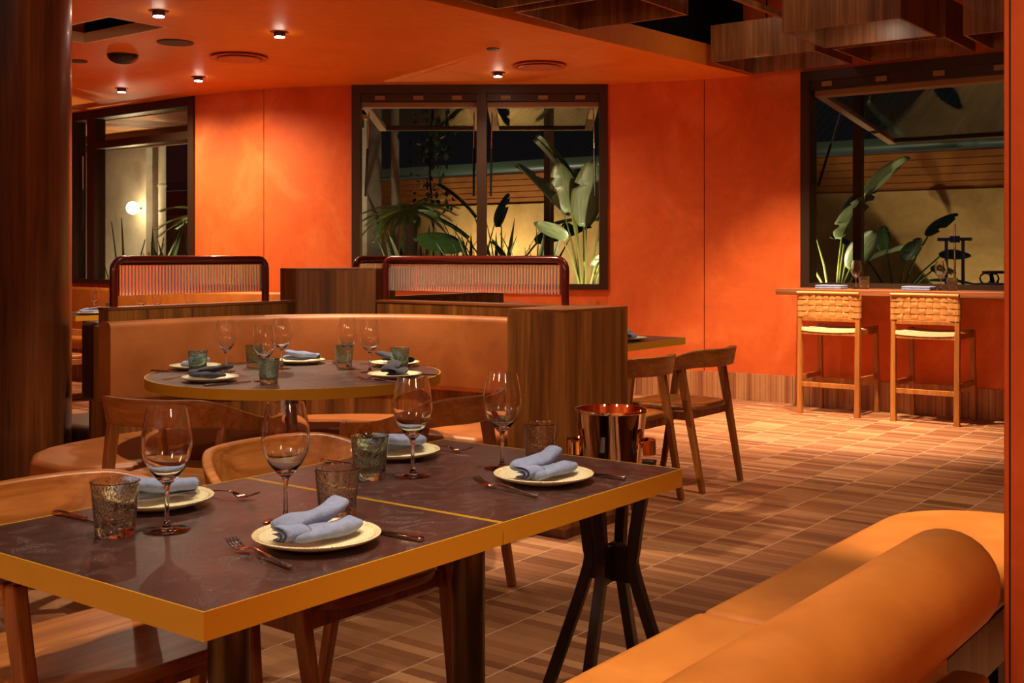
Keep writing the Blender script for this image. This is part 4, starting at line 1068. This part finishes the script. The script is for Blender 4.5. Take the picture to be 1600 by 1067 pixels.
# climbing vine on the downpipe
t = thing('climbing_vine', 'dark climbing vine hanging beside the pale downpipe', 'vine', (10.6, 9.25, .70))
g = MB(); rnd = random.Random(3)
for k in range(170):
    z = rnd.uniform(1.0, 2.3); x = rnd.gauss(0, .10); y = rnd.gauss(0, .14); s = rnd.uniform(.03, .06); a = rnd.uniform(0, 6.3); b = rnd.uniform(-.8, .8)
    R = Matrix.Rotation(a, 3, 'Z') @ Matrix.Rotation(b + 1, 3, 'X')
    g.add([Vector((x, y, z)) + R @ Vector(v) * s for v in ((0, -1, 0), (.6, 0, .1), (0, 1, 0), (-.6, 0, .1))], [(0, 1, 2, 3)])
vo = g.build('foliage', M['leaf_d'], t); vo['kind'] = 'stuff'
MB().tube([(.02 * math.sin(k), .03 * math.cos(k), .0 + .29 * k) for k in range(9)], .012, 6).build('stem', M['trunk'], t)
# blue stand and bits beyond the bar
t = thing('blue_stand', 'blue painted steel stand with crossbar and rod beyond the bar', 'stand', (11.05, 3.23, 0))
B(-.03, .03, -.15, .15, 1.40, 1.43).build('crossbar', M['blue'], t, bevel=.004); MB().lathe([(0, 1.385), (.045, 1.385), (.045, 1.445), (0, 1.445)], 18).build('hub', M['blue'], t, smooth='auto')
for s in (-1, 1): B(-.014, .014, s * .075 - .012, s * .075 + .012, 0, 1.40).build('upright', M['blue'], t)
MB().tube([(0, 0, 0), (0, 0, 1.56)], .010, 10).build('rod', M['steel'], t, smooth='auto')
MB().lathe([(0, -.02), (.22, -.02), (.22, .02), (0, .03)], 28).build('base', M['blue'], t, smooth='auto')
t = thing('garden_table', 'dark wrought iron garden table behind the blue stand', 'table', (11.4, 2.75, -.02))
MB().lathe([(0, 1.12), (.32, 1.12), (.32, 1.14), (0, 1.14)], 32).build('table_top', M['iron'], t, smooth='auto')
for k in range(12):
    a = 2 * PI * k / 12; MB().tube([(.30 * math.cos(a) + .05 * math.cos(q) * math.cos(a), .30 * math.sin(a) + .05 * math.cos(q) * math.sin(a), 1.07 + .05 * math.sin(q)) for q in [2 * PI * j / 10 for j in range(10)]], .007, 5, closed=True).build('scroll', M['iron'], t)
for k in range(3): a = 2 * PI * k / 3; MB().tube([(.25 * math.cos(a), .25 * math.sin(a), 0), (.12 * math.cos(a), .12 * math.sin(a), .6), (.25 * math.cos(a), .25 * math.sin(a), 1.12)], .014, 8).build('leg', M['iron'], t)
t = thing('blue_crate', 'small blue crate outside the bar window', 'crate', (10.55, 2.70, -.02))
B(-.14, .14, -.18, .18, .80, 1.02).build('crate_body', M['blue'], t, bevel=.01); B(-.15, .15, -.19, .19, 1.02, 1.045).build('rim', M['blue'], t, bevel=.004)
for sx in (-1, 1):
    for sy in (-1, 1): B(sx * .12 - .015, sx * .12 + .015, sy * .15 - .015, sy * .15 + .015, 0, .80).build('leg', M['iron'], t)

# garden uplights
def garden_light(x, y, z, target, power, size, label, col=(1, .84, .52)):
    t = thing('garden_spike_light', label, 'garden light', (x, y, z), 0, 'garden spike lights')
    d = (Vector(target) - Vector((x, y, z))).normalized()
    MB().tube([(0, 0, 0), (0, 0, .10)], .008, 6).build('spike', M['fixture_black'], t)
    a = Vector((0, 0, .12)); MB().tube([a - d * .07, a], .03, 12).build('head', M['fixture_black'], t, smooth='auto')
    MB().tube([a + d * .001, a + d * .003], .024, 12).build('lens', M['lamp'], t)
    spot('garden_beam', Vector((x, y, z + .12)) + d * .02, target, power, size, .6, col, .025, t)
for a in ((9.62, 6.15, -.02, (9.95, 6.7, 1.7), 60, 80, 'spike light under the tall uplit plant'), (10.3, 6.35, .70, (10.1, 6.55, 2.0), 26, 110, 'spike light in the bed at the uplit plant'),
          (11.9, 7.2, .70, (12.7, 7.6, 1.3), 42, 140, 'spike light washing the courtyard wall behind the dark paddle plant'), (11.9, 9.8, .70, (12.7, 9.6, 1.3), 70, 150, 'spike light washing the wall behind the tree fern'),
          (10.85, 4.75, .70, (11.2, 4.45, 1.8), 30, 100, 'spike light at the bar window plant'), (11.6, 3.3, -.02, (12.7, 3.3, 1.6), 40, 120, 'spike light washing the wall behind the blue stand'),
          (8.95, 8.25, -.02, (9.62, 8.75, 1.6), 30, 70, 'spike light between the tree fern and the window'), (8.6, 13.2, -.02, (9.5, 14.2, 2.2), 60, 130, 'spike light washing the concrete wall'), (9.3, 11.6, -.02, (8.6, 11.3, 2.8), 240, 140, 'spike light under the second tree fern')):
    garden_light(*a)
